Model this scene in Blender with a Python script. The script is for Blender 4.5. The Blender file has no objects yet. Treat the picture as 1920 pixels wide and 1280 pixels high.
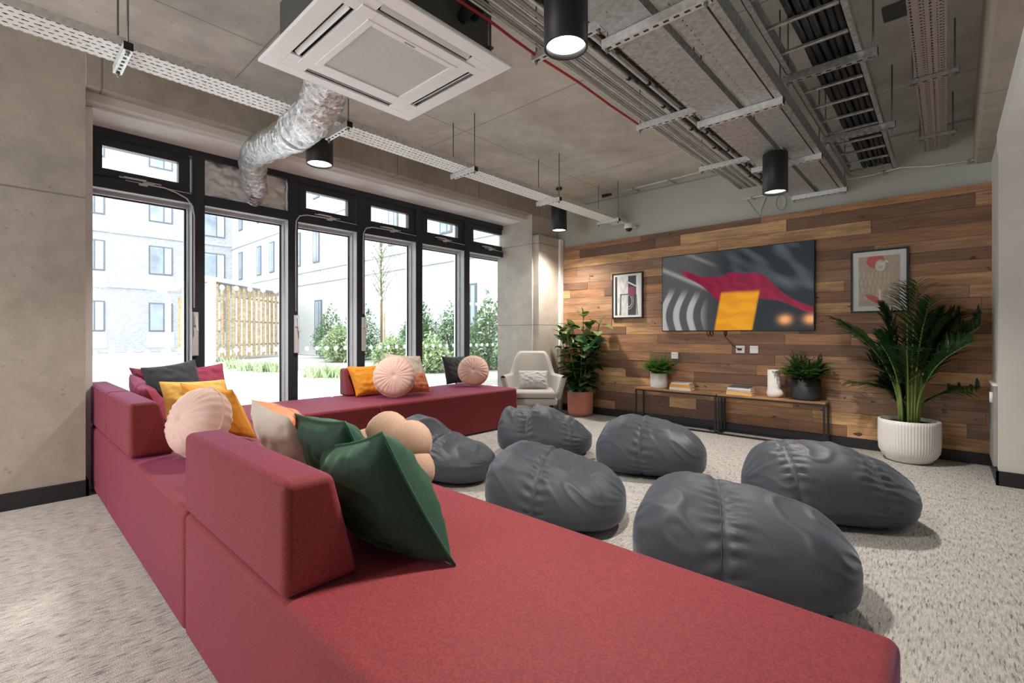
import bpy, bmesh, math, random
from mathutils import Vector, Matrix, noise
from math import sin, cos, pi, radians as R
random.seed(7)
S = bpy.context.scene
COL = S.collection
# ------------------------------------------------------------------ camera
cam = bpy.data.cameras.new('camera'); co = bpy.data.objects.new('camera', cam); COL.objects.link(co)
co.location = (4.6, 0, 1.15); co.rotation_euler = (R(90), 0, R(42.5))
cam.sensor_width = 36; cam.lens = 889/1920*36; cam.shift_y = -12/1920; cam.clip_start = .02; cam.clip_end = 300
S.camera = co
# ------------------------------------------------------------------ world, exposure
W = bpy.data.worlds.new('overcast_sky'); S.world = W; W.use_nodes = True
bg = W.node_tree.nodes['Background']; bg.inputs[0].default_value = (.90, .95, 1, 1); bg.inputs[1].default_value = 3.3
S.view_settings.view_transform = 'Standard'; S.view_settings.look = 'None'
S.view_settings.exposure = 0.58; S.view_settings.gamma = 1; S.view_settings.use_curve_mapping = False
LAMP_W = 135
# ------------------------------------------------------------------ node helpers
class NT:
    def __init__(s, m): s.t = m.node_tree; s.n = s.t.nodes; s.l = s.t.links
    def new(s, k, **kw):
        n = s.n.new(k)
        for a, b in kw.items(): setattr(n, a, b)
        return n
    def put(s, sock, v):
        if hasattr(v, 'is_linked') or isinstance(v, bpy.types.NodeSocket): s.l.new(v, sock)
        else: sock.default_value = v
    def m(s, op, a, b=0, c=0):
        n = s.new('ShaderNodeMath', operation=op)
        s.put(n.inputs[0], a); s.put(n.inputs[1], b); s.put(n.inputs[2], c); return n.outputs[0]
    def coord(s, k='Object'): return s.new('ShaderNodeTexCoord').outputs[k]
    def sep(s, v):
        n = s.new('ShaderNodeSeparateXYZ'); s.l.new(v, n.inputs[0]); return n.outputs
    def comb(s, x, y, z):
        n = s.new('ShaderNodeCombineXYZ')
        for i, v in enumerate((x, y, z)): s.put(n.inputs[i], v)
        return n.outputs[0]
    def mapp(s, v, sc=(1, 1, 1), rot=(0, 0, 0), loc=(0, 0, 0)):
        n = s.new('ShaderNodeMapping'); s.l.new(v, n.inputs[0]); n.inputs['Scale'].default_value = sc
        n.inputs['Rotation'].default_value = rot; n.inputs['Location'].default_value = loc; return n.outputs[0]
    def noise(s, v, sc=5, det=4, rough=.5, dist=0):
        n = s.new('ShaderNodeTexNoise'); s.l.new(v, n.inputs['Vector']); n.inputs['Scale'].default_value = sc
        n.inputs['Detail'].default_value = det; n.inputs['Roughness'].default_value = rough; n.inputs['Distortion'].default_value = dist
        return n.outputs[0]
    def ramp(s, v, stops, interp='LINEAR'):
        n = s.new('ShaderNodeValToRGB'); s.l.new(v, n.inputs[0]); e = n.color_ramp.elements; n.color_ramp.interpolation = interp
        while len(e) < len(stops): e.new(.5)
        for i, (p, c) in enumerate(stops):
            e[i].position = p; e[i].color = (c[0], c[1], c[2], 1) if hasattr(c, '__len__') else (c, c, c, 1)
        return n.outputs[0]
    def mix(s, f, a, b, mode='MIX'):
        n = s.new('ShaderNodeMix', data_type='RGBA', blend_type=mode)
        s.put(n.inputs[0], f)
        for i, v in ((6, a), (7, b)):
            if isinstance(v, tuple) and len(v) == 3: v = v+(1,)
            s.put(n.inputs[i], v)
        return n.outputs[2]
    def bump(s, h, st=.2, d=.01):
        n = s.new('ShaderNodeBump'); s.l.new(h, n.inputs['Height']); n.inputs['Strength'].default_value = st
        n.inputs['Distance'].default_value = d; return n.outputs[0]
def base(name, col=(.5, .5, .5), rough=.6, metal=0, **kw):
    m = bpy.data.materials.new(name); m.use_nodes = True; N = NT(m); b = N.n['Principled BSDF']
    b.inputs['Base Color'].default_value = (*col, 1); b.inputs['Roughness'].default_value = rough; b.inputs['Metallic'].default_value = metal
    for k, v in kw.items(): b.inputs[k].default_value = v
    N.b = b; return m, N
def simple(name, col, rough=.6, metal=0, var=.12, sc=6, bs=.05, bsc=60, **kw):
    """plain surface with a little tonal variation and fine bump"""
    m, N = base(name, col, rough, metal, **kw); v = N.coord()
    f = N.noise(v, sc, 3)
    c = N.ramp(f, [(.3, tuple(x*(1-var) for x in col)), (.7, tuple(min(1, x*(1+var)) for x in col))])
    N.l.new(c, N.b.inputs['Base Color'])
    if bs: N.l.new(N.bump(N.noise(v, bsc, 2), bs, .005), N.b.inputs['Normal'])
    return m
def emis(name, col, st):
    m, N = base(name, (.8, .8, .8)); N.b.inputs['Emission Color'].default_value = (*col, 1); N.b.inputs['Emission Strength'].default_value = st; return m
def concrete(name, col, joints=None, var=.22, sc=1.1, rough=.75):
    m, N = base(name, col, rough); v = N.coord()
    a = N.noise(v, sc, 8, .62, .3); b = N.noise(v, sc*7, 6, .6); spots = N.noise(v, 26, 2, .5)
    c = N.ramp(a, [(.28, tuple(x*(1-var*1.3) for x in col)), (.5, col), (.72, tuple(x*(1+var) for x in col))])
    c = N.mix(.35, c, N.ramp(b, [(.35, tuple(x*.75 for x in col)), (.65, tuple(min(1, x*1.22) for x in col))]))
    c = N.mix(N.ramp(spots, [(.71, 0), (.75, .5)]), c, tuple(x*.45 for x in col))
    h = b
    if joints:
        xyz = N.sep(v); mask = None
        for ax, step, off in joints:
            p = N.m('FRACT', N.m('DIVIDE', N.m('ADD', xyz[ax], off), step))
            k = N.m('LESS_THAN', N.m('ABSOLUTE', N.m('SUBTRACT', p, .5)), .006/step)
            mask = k if mask is None else N.m('MAXIMUM', mask, k)
        c = N.mix(N.m('MULTIPLY', mask, .62), c, tuple(x*.3 for x in col))
        h = N.m('SUBTRACT', b, mask)
    N.l.new(c, N.b.inputs['Base Color']); N.l.new(N.bump(h, .22, .006), N.b.inputs['Normal']); return m
def fabric(name, col, col2, sc=260, sheen=.5, stint=(1, 1, 1), rough=.85, st=(1, 1, 1), crease=0):
    m, N = base(name, col, rough); v = N.mapp(N.coord(), st)
    f = N.noise(v, sc, 3, .6); g = N.noise(v, 3, 4)
    c = N.mix(N.ramp(f, [(.36, 0), (.64, 1)]), col, col2)
    c = N.mix(N.m('MULTIPLY', N.ramp(g, [(.3, 0), (.8, 1)]), .3), c, tuple(x*.8 for x in col))
    N.l.new(c, N.b.inputs['Base Color']); nb = N.bump(f, .12, .002)
    if crease:
        k = N.m('ABSOLUTE', N.m('SUBTRACT', N.noise(N.mapp(v, (1, 1.6, 1)), 4.0, 2, .45, .2), .5)); k = N.m('ADD', N.ramp(k, [(0, 0), (.16, 1)]), N.m('MULTIPLY', N.noise(v, 24, 2), .35))
        b2 = N.new('ShaderNodeBump'); N.l.new(k, b2.inputs['Height']); b2.inputs['Strength'].default_value = crease; b2.inputs['Distance'].default_value = .010; N.l.new(nb, b2.inputs['Normal']); nb = b2.outputs[0]
    N.l.new(nb, N.b.inputs['Normal'])
    N.b.inputs['Sheen Weight'].default_value = sheen; N.b.inputs['Sheen Tint'].default_value = (*stint, 1)
    N.b.inputs['Sheen Roughness'].default_value = .30; return m
def perforated(name, col, metal, holes, rough=.45):
    """sheet metal pierced by real see-through holes. holes: (px, py, wx, wy, stagger, offx)"""
    m, N = base(name, col, rough, metal); v = N.coord(); xyz = N.sep(v); mask = None
    for px, py, wx, wy, stag, ox in holes:
        q = N.m('DIVIDE', N.m('ADD', xyz[0], ox), px)
        par = N.m('MULTIPLY', N.m('MODULO', N.m('FLOOR', N.m('ADD', q, 100)), 2), stag)
        p = N.m('FRACT', N.m('ADD', N.m('DIVIDE', xyz[1], py), par)); qf = N.m('FRACT', q)
        dx = N.m('DIVIDE', N.m('ABSOLUTE', N.m('SUBTRACT', qf, .5)), wx/px/2)
        dy = N.m('DIVIDE', N.m('ABSOLUTE', N.m('SUBTRACT', p, .5)), wy/py/2)
        k = N.m('LESS_THAN', N.m('ADD', N.m('POWER', dx, 3), N.m('POWER', dy, 3)), 1)
        mask = k if mask is None else N.m('MAXIMUM', mask, k)
    nz = N.new('ShaderNodeNewGeometry').outputs['Normal']
    up = N.m('GREATER_THAN', N.m('ABSOLUTE', N.sep(nz)[2]), .6)
    mask = N.m('MULTIPLY', mask, up)
    f = N.noise(v, 30, 4); k_ = .28 if metal > .3 else .03; c = N.ramp(f, [(.3, tuple(x*(1-k_) for x in col)), (.7, tuple(min(1, x*(1+k_*.5)) for x in col))])
    N.l.new(c, N.b.inputs['Base Color'])
    tr = N.new('ShaderNodeBsdfTransparent'); mx = N.new('ShaderNodeMixShader')
    N.l.new(mask, mx.inputs[0]); N.l.new(N.b.outputs[0], mx.inputs[1]); N.l.new(tr.outputs[0], mx.inputs[2])
    N.l.new(mx.outputs[0], N.n['Material Output'].inputs[0]); return m
def vcol(name, rough=.5, emit=0):
    m, N = base(name, rough=rough); a = N.new('ShaderNodeAttribute', attribute_name='pic')
    N.l.new(N.mix(.72 if emit else 0.0, a.outputs['Color'], (.004, .004, .004)), N.b.inputs['Base Color'])
    if emit: N.l.new(a.outputs['Color'], N.b.inputs['Emission Color']); N.b.inputs['Emission Strength'].default_value = emit; N.b.inputs['Specular IOR Level'].default_value = .12
    return m
# ------------------------------------------------------------------ materials
M = {}
M['conc_wall'] = concrete('board_marked_concrete', (.47, .42, .355), [(2, 3.0, -.63), (1, 4.0, .9)])
M['conc_beam'] = concrete('concrete_beam', (.40, .35, .29), [(1, 1.25, .1)])
M['conc_pale'] = concrete('pale_concrete', (.55, .50, .43), [(2, 1.2, .5)], .15)
M['conc_ceil'] = concrete('concrete_soffit', (.60, .55, .49), [(0, 2.45, .2), (1, 1.9, -.35)], .34, .8)
M['conc_grey'] = simple('smooth_grey_column', (.72, .69, .64), .8, var=.05, sc=2)
M['plaster'] = simple('sage_grey_plaster', (.52, .53, .47), .8, var=.05, sc=2)
M['white_wall'] = simple('white_reveal_board', (.90, .89, .88), .7, var=.03)
M['skirt'] = simple('black_skirting_vinyl', (.018, .019, .022), .45)
M['frame'] = simple('anthracite_aluminium', (.022, .027, .034), .38, 0, var=.06)
M['alu'] = simple('pale_grey_outer_frame', (.55, .57, .58), .45, 0, var=.05)
M['galv'] = simple('galvanised_steel', (.46, .47, .46), .42, .75, var=.3, sc=40, bs=.1)
M['galv_l'] = simple('bright_zinc_channel', (.72, .73, .71), .4, .3, var=.15, sc=40)
M['pvc'] = simple('chrome_conduit', (.75, .76, .77), .3, .3, var=.05)
M['black'] = simple('matt_black_metal', (.012, .012, .013), .45, 0)
M['blackc'] = simple('black_cable_sheath', (.010, .010, .011), .5, 0, var=.3, bs=.3, bsc=20)
M['greyc'] = simple('grey_cable_sheath', (.33, .33, .32), .55)
M['redc'] = simple('red_fire_cable', (.42, .02, .03), .5)
M['white'] = simple('white_plastic', (.88, .88, .88), .4, var=.02)
M['whitepot'] = simple('white_glazed_ceramic', (.82, .79, .75), .45, var=.03)
M['ac_dark'] = simple('grey_sheet_metal_casing', (.10, .105, .10), .5, .3)
M['tape'] = simple('insulation_foam', (.02, .02, .02), .8)
M['shadow_gap'] = simple('dark_vane_slot', (.03, .03, .03), .6)
M['terracotta'] = simple('terracotta_pot', (.62, .24, .17), .6, var=.08)
M['blackpot'] = simple('charcoal_pot', (.022, .022, .024), .6)
M['soil'] = simple('potting_soil', (.05, .03, .02), .95, var=.4, sc=50, bs=.8, bsc=80)
M['stem'] = simple('green_stem', (.16, .24, .05), .6, var=.3)
M['bark'] = simple('brown_bark', (.20, .14, .09), .9, var=.3, sc=20)
M['screw'] = simple('steel_bolt', (.25, .25, .25), .4, .8)
def leafm(name, a, b, rough=.4, sc=8, edge=None):
    m, N = base(name, a, rough); v = N.coord(); c = N.mix(N.ramp(N.noise(v, sc, 3), [(.35, 0), (.65, 1)]), a, b)
    N.l.new(c, N.b.inputs['Base Color']); N.b.inputs['Subsurface Weight'].default_value = 0
    t = N.new('ShaderNodeBsdfTranslucent'); N.l.new(c, t.inputs[0]); mx = N.new('ShaderNodeMixShader'); mx.inputs[0].default_value = .22
    N.l.new(N.b.outputs[0], mx.inputs[1]); N.l.new(t.outputs[0], mx.inputs[2]); N.l.new(mx.outputs[0], N.n['Material Output'].inputs[0]); return m
M['leaf_dark'] = leafm('rubber_leaf_dark', (.020, .085, .028), (.05, .15, .055), .28)
M['leaf_var'] = leafm('rubber_leaf_cream', (.30, .36, .14), (.10, .20, .06), .3, 25)
M['leaf_palm'] = leafm('palm_leaf', (.015, .05, .015), (.035, .10, .03), .4)
M['leaf_fern'] = leafm('fern_leaf', (.09, .24, .03), (.17, .36, .06), .5, 30)
M['leaf_fern2'] = leafm('deep_fern_leaf', (.035, .12, .025), (.07, .20, .045), .5, 30)
M['leaf_out'] = leafm('garden_leaf', (.10, .18, .08), (.22, .33, .16), .6, 3)
M['leaf_lime'] = leafm('lime_garden_leaf', (.42, .50, .28), (.52, .60, .38), .6, 3)
M['leaf_pale'] = leafm('pale_tree_leaf', (.42, .48, .36), (.55, .6, .48), .6, 3)
# sofa: red basket weave, lilac window reflection painted into its sheen tint
M['sofa'] = fabric('red_woven_upholstery', (.180, .015, .018), (.26, .031, .034), 170, .30, (.58, .26, 1.0), .75, (1, 1, 1))
M['bean'] = fabric('slate_polyester', (.046, .056, .072), (.060, .071, .090), 300, .22, (.70, .82, 1), .56, crease=.10)
M['velvet_g'] = fabric('forest_green_velvet', (.008, .045, .026), (.015, .066, .036), 120, .42, (.45, .8, .5), .7)
M['orange'] = fabric('marigold_velvet', (.78, .30, .015), (.86, .37, .03), 150, .5, (1, .9, .6), .75)
M['yellow'] = fabric('honey_yellow_velvet', (.80, .44, .07), (.88, .54, .13), 150, .8, (1, .97, .85), .75)
M['pink'] = fabric('blush_velvet', (.80, .53, .45), (.86, .60, .52), 150, .7, (1, .93, .93), .75)
M['cream'] = fabric('oatmeal_linen', (.66, .56, .46), (.74, .65, .55), 220, .3)
M['tan'] = fabric('tan_suede', (.42, .27, .19), (.49, .33, .235), 150, .4, (1, .9, .8))
M['dgrey'] = fabric('charcoal_velvet', (.035, .040, .045), (.05, .056, .062), 150, .6, (.8, .9, 1))
M['maroon'] = fabric('plum_linen', (.30, .035, .075), (.38, .055, .11), 220, .5, (.9, .5, 1))
M['chair'] = fabric('pale_grey_felt', (.43, .40, .37), (.50, .47, .435), 200, .3)
M['chaircush'] = fabric('light_grey_linen', (.46, .46, .45), (.54, .54, .53), 200, .3)
M['piping'] = simple('green_piping_cord', (.02, .085, .05), .6)
def patterned():
    m, N = base('cream_and_orange_banded_cotton', rough=.8); v = N.coord('UV'); xyz = N.sep(v)
    w = N.m('ADD', xyz[1], N.m('MULTIPLY', N.noise(v, 4, 2), .10))
    stripe = N.m('GREATER_THAN', N.m('SINE', N.m('MULTIPLY', w, 62)), .55)
    low = N.m('LESS_THAN', xyz[1], .48)
    c = N.mix(low, (.72, .62, .53), (.80, .33, .17)); c = N.mix(N.m('MULTIPLY', stripe, low), c, (.66, .20, .11))
    N.l.new(c, N.b.inputs['Base Color']); return m
M['banded'] = patterned()
def carpet():
    m, N = base('loop_pile_carpet', rough=.95); v = N.coord()
    a = N.noise(N.mapp(v, (70, 12, 1)), 1.6, 3, .6); b = N.noise(v, 240, 2, .6); g = N.noise(v, 14, 3); s = N.noise(N.mapp(v, (110, 14, 1), loc=(3, 5, 0)), 1, 2, .5)
    c = N.ramp(a, [(.30, (.13, .125, .12)), (.45, (.38, .365, .345)), (.60, (.62, .595, .56))])
    c = N.mix(.38, c, N.ramp(b, [(.38, (.16, .155, .145)), (.62, (.76, .735, .70))]))
    c = N.mix(N.ramp(s, [(.60, 0), (.66, .8)]), c, (.06, .06, .07))
    c = N.mix(.16, c, N.ramp(g, [(.3, (.3, .28, .26)), (.7, (.75, .7, .64))]))
    N.l.new(c, N.b.inputs['Base Color']); N.l.new(N.bump(b, .5, .008), N.b.inputs['Normal']); return m
M['carpet'] = carpet()
def wood(name, stops, attr=True, sc=1.0, rough=.6):
    m, N = base(name, rough=rough); v = N.coord()
    if attr:
        a = N.new('ShaderNodeAttribute', attribute_name='tone').outputs['Fac']
        x = N.sep(v); vv = N.comb(N.m('ADD', x[0], N.m('MULTIPLY', a, 37)), x[1], N.m('ADD', x[2], N.m('MULTIPLY', a, 11)))
        c = N.ramp(a, stops)
    else:
        vv = v; c = N.ramp(N.noise(N.mapp(v, (1, 1, 9)), 2, 3), stops)
    gr = N.noise(N.mapp(vv, (2.2*sc, 2.2*sc, 42*sc)), 1.5, 6, .65, .6); big = N.noise(N.mapp(vv, (1.4, 1.4, 6)), 1.6, 4, .6); kn = N.noise(N.mapp(vv, (7, 7, 16)), 1, 2, .4)
    c = N.mix(N.ramp(gr, [(.3, .55), (.62, 0)]), c, (.05, .028, .015))
    c = N.mix(N.ramp(big, [(.35, .45), (.6, 0)]), c, (.09, .06, .04))
    c = N.mix(N.ramp(kn, [(.73, 0), (.77, .85)]), c, (.03, .015, .01))
    N.l.new(c, N.b.inputs['Base Color']); N.l.new(N.bump(gr, .35, .004), N.b.inputs['Normal']); return m
M['clad'] = wood('reclaimed_timber', [(.0, (.20, .11, .075)), (.2, (.40, .20, .105)), (.4, (.62, .31, .145)), (.58, (.42, .25, .16)), (.78, (.80, .44, .21)), (1, (.92, .56, .27))])
M['tablewood'] = wood('varnished_acacia_top', [(.3, (.50, .23, .10)), (.7, (.64, .33, .15))], False, rough=.35)
M['slat'] = wood('softwood_batten', [(0, (.62, .44, .24)), (.5, (.74, .54, .31)), (1, (.84, .65, .42))], True)
def foil():
    m, N = base('crumpled_aluminium_foil', (.86, .87, .88), .2, 1); v = N.coord()
    n = N.new('ShaderNodeTexVoronoi'); n.inputs['Scale'].default_value = 26; N.l.new(N.mapp(v, (1, 1, 1)), n.inputs['Vector'])
    h = N.m('ADD', n.outputs['Distance'], N.noise(v, 45, 5, .7)); N.l.new(N.bump(h, .75, .02), N.b.inputs['Normal']); return m
M['foil'] = foil()
M['foil_matt'] = simple('dull_foil_facing', (.86, .86, .85), .34, .55, var=.08, sc=9, bs=.6, bsc=22)
def glass():
    m, N = base('clear_glazing'); g = N.new('ShaderNodeBsdfGlossy'); g.inputs['Roughness'].default_value = .02
    t = N.new('ShaderNodeBsdfTransparent'); t.inputs[0].default_value = (.96, .985, .975, 1)
    f = N.new('ShaderNodeFresnel'); f.inputs[0].default_value = 1.3; mx = N.new('ShaderNodeMixShader')
    N.l.new(f.outputs[0], mx.inputs[0]); N.l.new(t.outputs[0], mx.inputs[1]); N.l.new(g.outputs[0], mx.inputs[2])
    N.l.new(mx.outputs[0], N.n['Material Output'].inputs[0]); return m
M['glass'] = glass()
def vinyl():
    m, N = base('white_vinyl_dot', (.9, .9, .9)); t = N.new('ShaderNodeBsdfTranslucent'); t.inputs[0].default_value = (.95, .95, .95, 1); mx = N.new('ShaderNodeMixShader'); mx.inputs[0].default_value = .75
    N.l.new(N.b.outputs[0], mx.inputs[1]); N.l.new(t.outputs[0], mx.inputs[2]); N.l.new(mx.outputs[0], N.n['Material Output'].inputs[0]); return m
M['dot'] = vinyl()
M['lamp'] = emis('lit_lamp_reflector', (1, .96, .90), 7)
M['perf_w'] = perforated('white_pierced_tray', (.88, .88, .87), 0, [(.044, .036, .010, .022, .5, .0), (.088, .060, .014, .014, 0, .022)])
M['perf_g'] = perforated('galvanised_pierced_tray', (.50, .51, .51), .45, [(.075, .050, .006, .016, .5, .0)])
M['perf_d'] = perforated('dull_pierced_tray', (.42, .37, .34), .3, [(.040, .036, .012, .012, .5, .006), (.026, .030, .007, .012, .5, 0)])
def brick(name, c1, c2, mo, sc):
    m, N = base(name, rough=.85); v = N.coord(); x = N.sep(v); n = N.new('ShaderNodeTexBrick'); N.l.new(N.comb(N.m('ADD', x[0], x[1]), x[2], 0), n.inputs[0])
    for i, c in ((1, c1), (2, c2), (3, mo)): n.inputs[i].default_value = (*c, 1)
    n.inputs['Scale'].default_value = sc; n.inputs['Mortar Size'].default_value = .012; N.l.new(n.outputs[0], N.b.inputs['Base Color']); return m
M['brick'] = brick('grey_brick', (.33, .33, .36), (.42, .42, .44), (.50, .50, .52), 3.2)
M['render'] = simple('white_render', (.60, .60, .60), .9, var=.03)
M['panelg'] = simple('pale_grey_panel', (.44, .45, .47), .8, var=.04)
M['extglass'] = simple('dim_window_glass', (.30, .34, .40), .5, 0, var=.3, sc=1, bs=0)
M['extframe'] = simple('grey_window_frame', (.13, .14, .16), .6)
M['blind'] = simple('white_roller_blind', (.55, .55, .55), .8)
M['paving'] = simple('pale_paving', (.78, .77, .75), .9, var=.06, sc=3)
M['shelter'] = simple('pale_timber_panel', (.60, .56, .48), .8, var=.05)
M['gravel'] = simple('planting_gravel', (.38, .36, .33), .95, var=.35, sc=30)
# ------------------------------------------------------------------ mesh helpers
class MB:
    def __init__(s): s.v = []; s.f = []; s.mi = []; s.sm = []; s.uv = {}
    def add(s, vs, fs, mi=0, smooth=False):
        o = len(s.v); s.v += [tuple(v) for v in vs]
        for f in fs: s.f.append([i+o for i in f]); s.mi.append(mi); s.sm.append(smooth)
        return o
    def box(s, x0, x1, y0, y1, z0, z1, mi=0):
        s.add([(x0, y0, z0), (x1, y0, z0), (x1, y1, z0), (x0, y1, z0), (x0, y0, z1), (x1, y0, z1), (x1, y1, z1), (x0, y1, z1)],
              [(0, 3, 2, 1), (4, 5, 6, 7), (0, 1, 5, 4), (1, 2, 6, 5), (2, 3, 7, 6), (3, 0, 4, 7)], mi); return s
    def prism(s, pts, a, b, ax=0, mi=0):
        """extrude a 2D outline along axis ax from a to b"""
        def P(p, t): return [(t, p[0], p[1]), (p[0], t, p[1]), (p[0], p[1], t)][ax]
        n = len(pts); vs = [P(p, a) for p in pts]+[P(p, b) for p in pts]
        s.add(vs, [tuple(range(n))[::-1], tuple(range(n, 2*n))]+[(i, (i+1) % n, n+(i+1) % n, n+i) for i in range(n)], mi); return s
    def tube(s, pts, r, seg=10, mi=0, caps=True, smooth=True):
        pts = [Vector(p) for p in pts]; n = len(pts); rr = r if hasattr(r, '__len__') else [r]*n
        up = None; vs = []
        for i, p in enumerate(pts):
            d = (pts[min(i+1, n-1)]-pts[max(i-1, 0)]).normalized()
            if up is None: up = Vector((0, 0, 1)) if abs(d.z) < .9 else Vector((1, 0, 0))
            a = d.cross(up).normalized(); up = a.cross(d).normalized()
            for k in range(seg):
                t = 2*pi*k/seg; vs.append(p+(a*cos(t)+up*sin(t))*rr[i])
        fs = [(i*seg+k, i*seg+(k+1) % seg, (i+1)*seg+(k+1) % seg, (i+1)*seg+k) for i in range(n-1) for k in range(seg)]
        o = s.add(vs, fs, mi, smooth)
        if caps:
            s.f.append([o+k for k in range(seg)][::-1]); s.mi.append(mi); s.sm.append(False)
            s.f.append([o+(n-1)*seg+k for k in range(seg)]); s.mi.append(mi); s.sm.append(False)
        return s
    def lathe(s, prof, c=(0, 0, 0), seg=40, mi=0, fn=None, smooth=True):
        vs = []; n = len(prof)
        for r, z in prof:
            for k in range(seg):
                t = 2*pi*k/seg; q = fn(r, z, t) if fn else r
                vs.append((c[0]+q*cos(t), c[1]+q*sin(t), c[2]+z))
        fs = [(i*seg+k, i*seg+(k+1) % seg, (i+1)*seg+(k+1) % seg, (i+1)*seg+k) for i in range(n-1) for k in range(seg)]
        s.add(vs, fs, mi, smooth); return s
    def grid(s, fn, nu, nv, mi=0, closeu=False, smooth=True, uv=False):
        vs = []; U = nu if closeu else nu+1
        for j in range(nv+1):
            for i in range(U): vs.append(fn(i/nu, j/nv))
        fs = [(j*U+i, j*U+(i+1) % U, (j+1)*U+(i+1) % U, (j+1)*U+i) for j in range(nv) for i in range(nu)]
        o = s.add(vs, fs, mi, smooth)
        if uv:
            for j in range(nv+1):
                for i in range(U): s.uv[o+j*U+i] = (i/nu, j/nv)
        return s
def obj(name, mb, mats, parent=None, bevel=0, bseg=2, sub=0, origin=None, auto=True, attr=None):
    """link an MB as ONE mesh object; coordinates are world unless a parent sits at its own origin (then they are taken relative to it)"""
    me = bpy.data.meshes.new(name)
    q = parent
    while q is not None and '_o' not in q: q = q.parent
    o3 = Vector(origin) if origin is not None else Vector(q['_o']) if q is not None else Vector((0, 0, 0))
    me.from_pydata([tuple(Vector(v)-o3) for v in mb.v], [], mb.f); 
    for m in (mats if isinstance(mats, (list, tuple)) else [mats]): me.materials.append(M[m] if isinstance(m, str) else m)
    me.polygons.foreach_set('material_index', mb.mi); me.polygons.foreach_set('use_smooth', mb.sm)
    if mb.uv:
        l = me.uv_layers.new(name='UVMap')
        for lp in me.loops: l.data[lp.index].uv = mb.uv.get(lp.vertex_index, (0, 0))
    me.validate(); me.update()
    ob = bpy.data.objects.new(name, me); COL.objects.link(ob)
    if parent: ob.parent = parent
    elif origin is not None: ob.location = origin
    if bevel:
        b = ob.modifiers.new('b', 'BEVEL'); b.width = bevel; b.segments = bseg; b.limit_method = 'ANGLE'; b.angle_limit = R(40); b.harden_normals = False
        if bseg > 2:
            for p in me.polygons: p.use_smooth = True
            ob.modifiers.new('w', 'WEIGHTED_NORMAL')
    if sub: u = ob.modifiers.new('s', 'SUBSURF'); u.levels = u.render_levels = sub
    return ob
def tag(o, label, cat, group=None):
    o['label'] = label; o['category'] = cat
    if group: o['group'] = group
    return o
def thing(name, label, cat, loc=(0, 0, 0), rz=0, group=None, local=False):
    o = bpy.data.objects.new(name, None); COL.objects.link(o); o.location = loc; o.rotation_euler[2] = rz; o.empty_display_size = .05
    if not local: o['_o'] = tuple(loc)
    return tag(o, label, cat, group)
def struct(name, mb, m, parent=None, **k):
    o = obj(name, mb, m, parent, **k); o['kind'] = 'structure'; return o
def dup(root, loc, rz=None, label=None, group=None):
    r = root.copy(); COL.objects.link(r); r.location = loc
    if rz is not None: r.rotation_euler[2] = rz
    if label: r['label'] = label
    if group: r['group'] = group
    def kids(a, b):
        for ch in [c for c in bpy.data.objects if c.parent == a]:
            d = ch.copy(); COL.objects.link(d); d.parent = b; kids(ch, d)
    kids(root, r); return r
# ================================================================== SETTING
XG = -.5; YB = 5.95; ZC = 3.2
struct('floor', MB().box(-.62, 8, -3.2, 6.1, -.08, 0), 'carpet')
struct('ceiling', MB().box(-.1, 8, -3.2, 6.1, ZC, ZC+.12), 'conc_ceil')
struct('wall_back', MB().box(.1, 6, YB+.03, YB+.17, 0, ZC), 'plaster')
# left wall: pier left of the window, pier right of it, stepped concrete lintel above
struct('wall_left', MB().box(-.62, .06, -3.2, .44, 0, 2.9).box(-.62, .06, -3.2, .44, 2.9, ZC), 'conc_wall')
struct('wall_left_pier', MB().box(-.3, .2, 5.38, 5.9, 0, 2.62).box(-.62, .09, 5.36, 6.1, 0, ZC), 'conc_pale')['kind'] = 'structure'
bpy.data.objects['wall_left_pier'].name = 'wall_corner'
struct('wall_right_far', MB().box(7.4, 7.6, -3.4, 6.1, 0, ZC), 'conc_beam')  # unseen wall, added in darker concrete to cut light from the right
struct('wall_front', MB().box(2.6, 7.6, -3.4, -3.2, 0, ZC).box(-.62, 2.6, -3.4, -3.2, 2.8, ZC), 'plaster')  # unseen wall, added to cut light from behind, left open to admit some
struct('wall_window_head', MB().box(-.62, .10, .44, 6.0, 2.93, ZC), 'conc_beam')
struct('trim_1', MB().box(-.62, -.02, .44, 5.5, 2.87, 2.93), 'conc_grey')
# white reveal board around the window
w = MB().box(-.52, -.12, .44, 5.56, 2.855, 2.872).box(-.60, -.12, .437, .497, 0, 2.86).box(-.60, -.16, 5.478, 5.56, 0, 2.86).box(-.16, .05, 5.50, 5.56, 0, 2.88)
struct('trim_2', w, 'white_wall')
struct('trim_3', MB().box(.2, .235, 5.86, YB, 0, 2.62), 'white_wall')
struct('wall_right', MB().box(4.895, 6, 5.2, 6.1, 0, 2.69), 'conc_grey')
struct('trim_4', MB().box(4.885, 6, 1.2, 5.2, 2.55, 2.70), 'white_wall')
b = MB(); b.add([(4.70, -3.2, 2.69), (6, -3.2, 2.69), (6, 6.0, 2.69), (4.78, 6.0, 2.69), (4.70, -3.2, ZC), (6, -3.2, ZC), (6, 6.0, ZC), (4.78, 6.0, ZC)],
      [(0, 3, 2, 1), (4, 5, 6, 7), (0, 1, 5, 4), (1, 2, 6, 5), (2, 3, 7, 6), (3, 0, 4, 7)])
struct('wall_beam', b, 'conc_beam', bevel=.02)
struct('baseboard_back', MB().box(.235, 4.895, YB-.035, YB+.03, 0, .10), 'skirt')
struct('baseboard_left', MB().box(.06, .075, -3.2, .455, 0, .115).box(-.45, .075, .44, .455, 0, .115), 'skirt')
struct('baseboard_right', MB().box(4.88, 6, 5.185, 5.2, 0, .11).box(4.88, 4.895, 5.185, 5.9, 0, .11), 'skirt')
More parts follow.
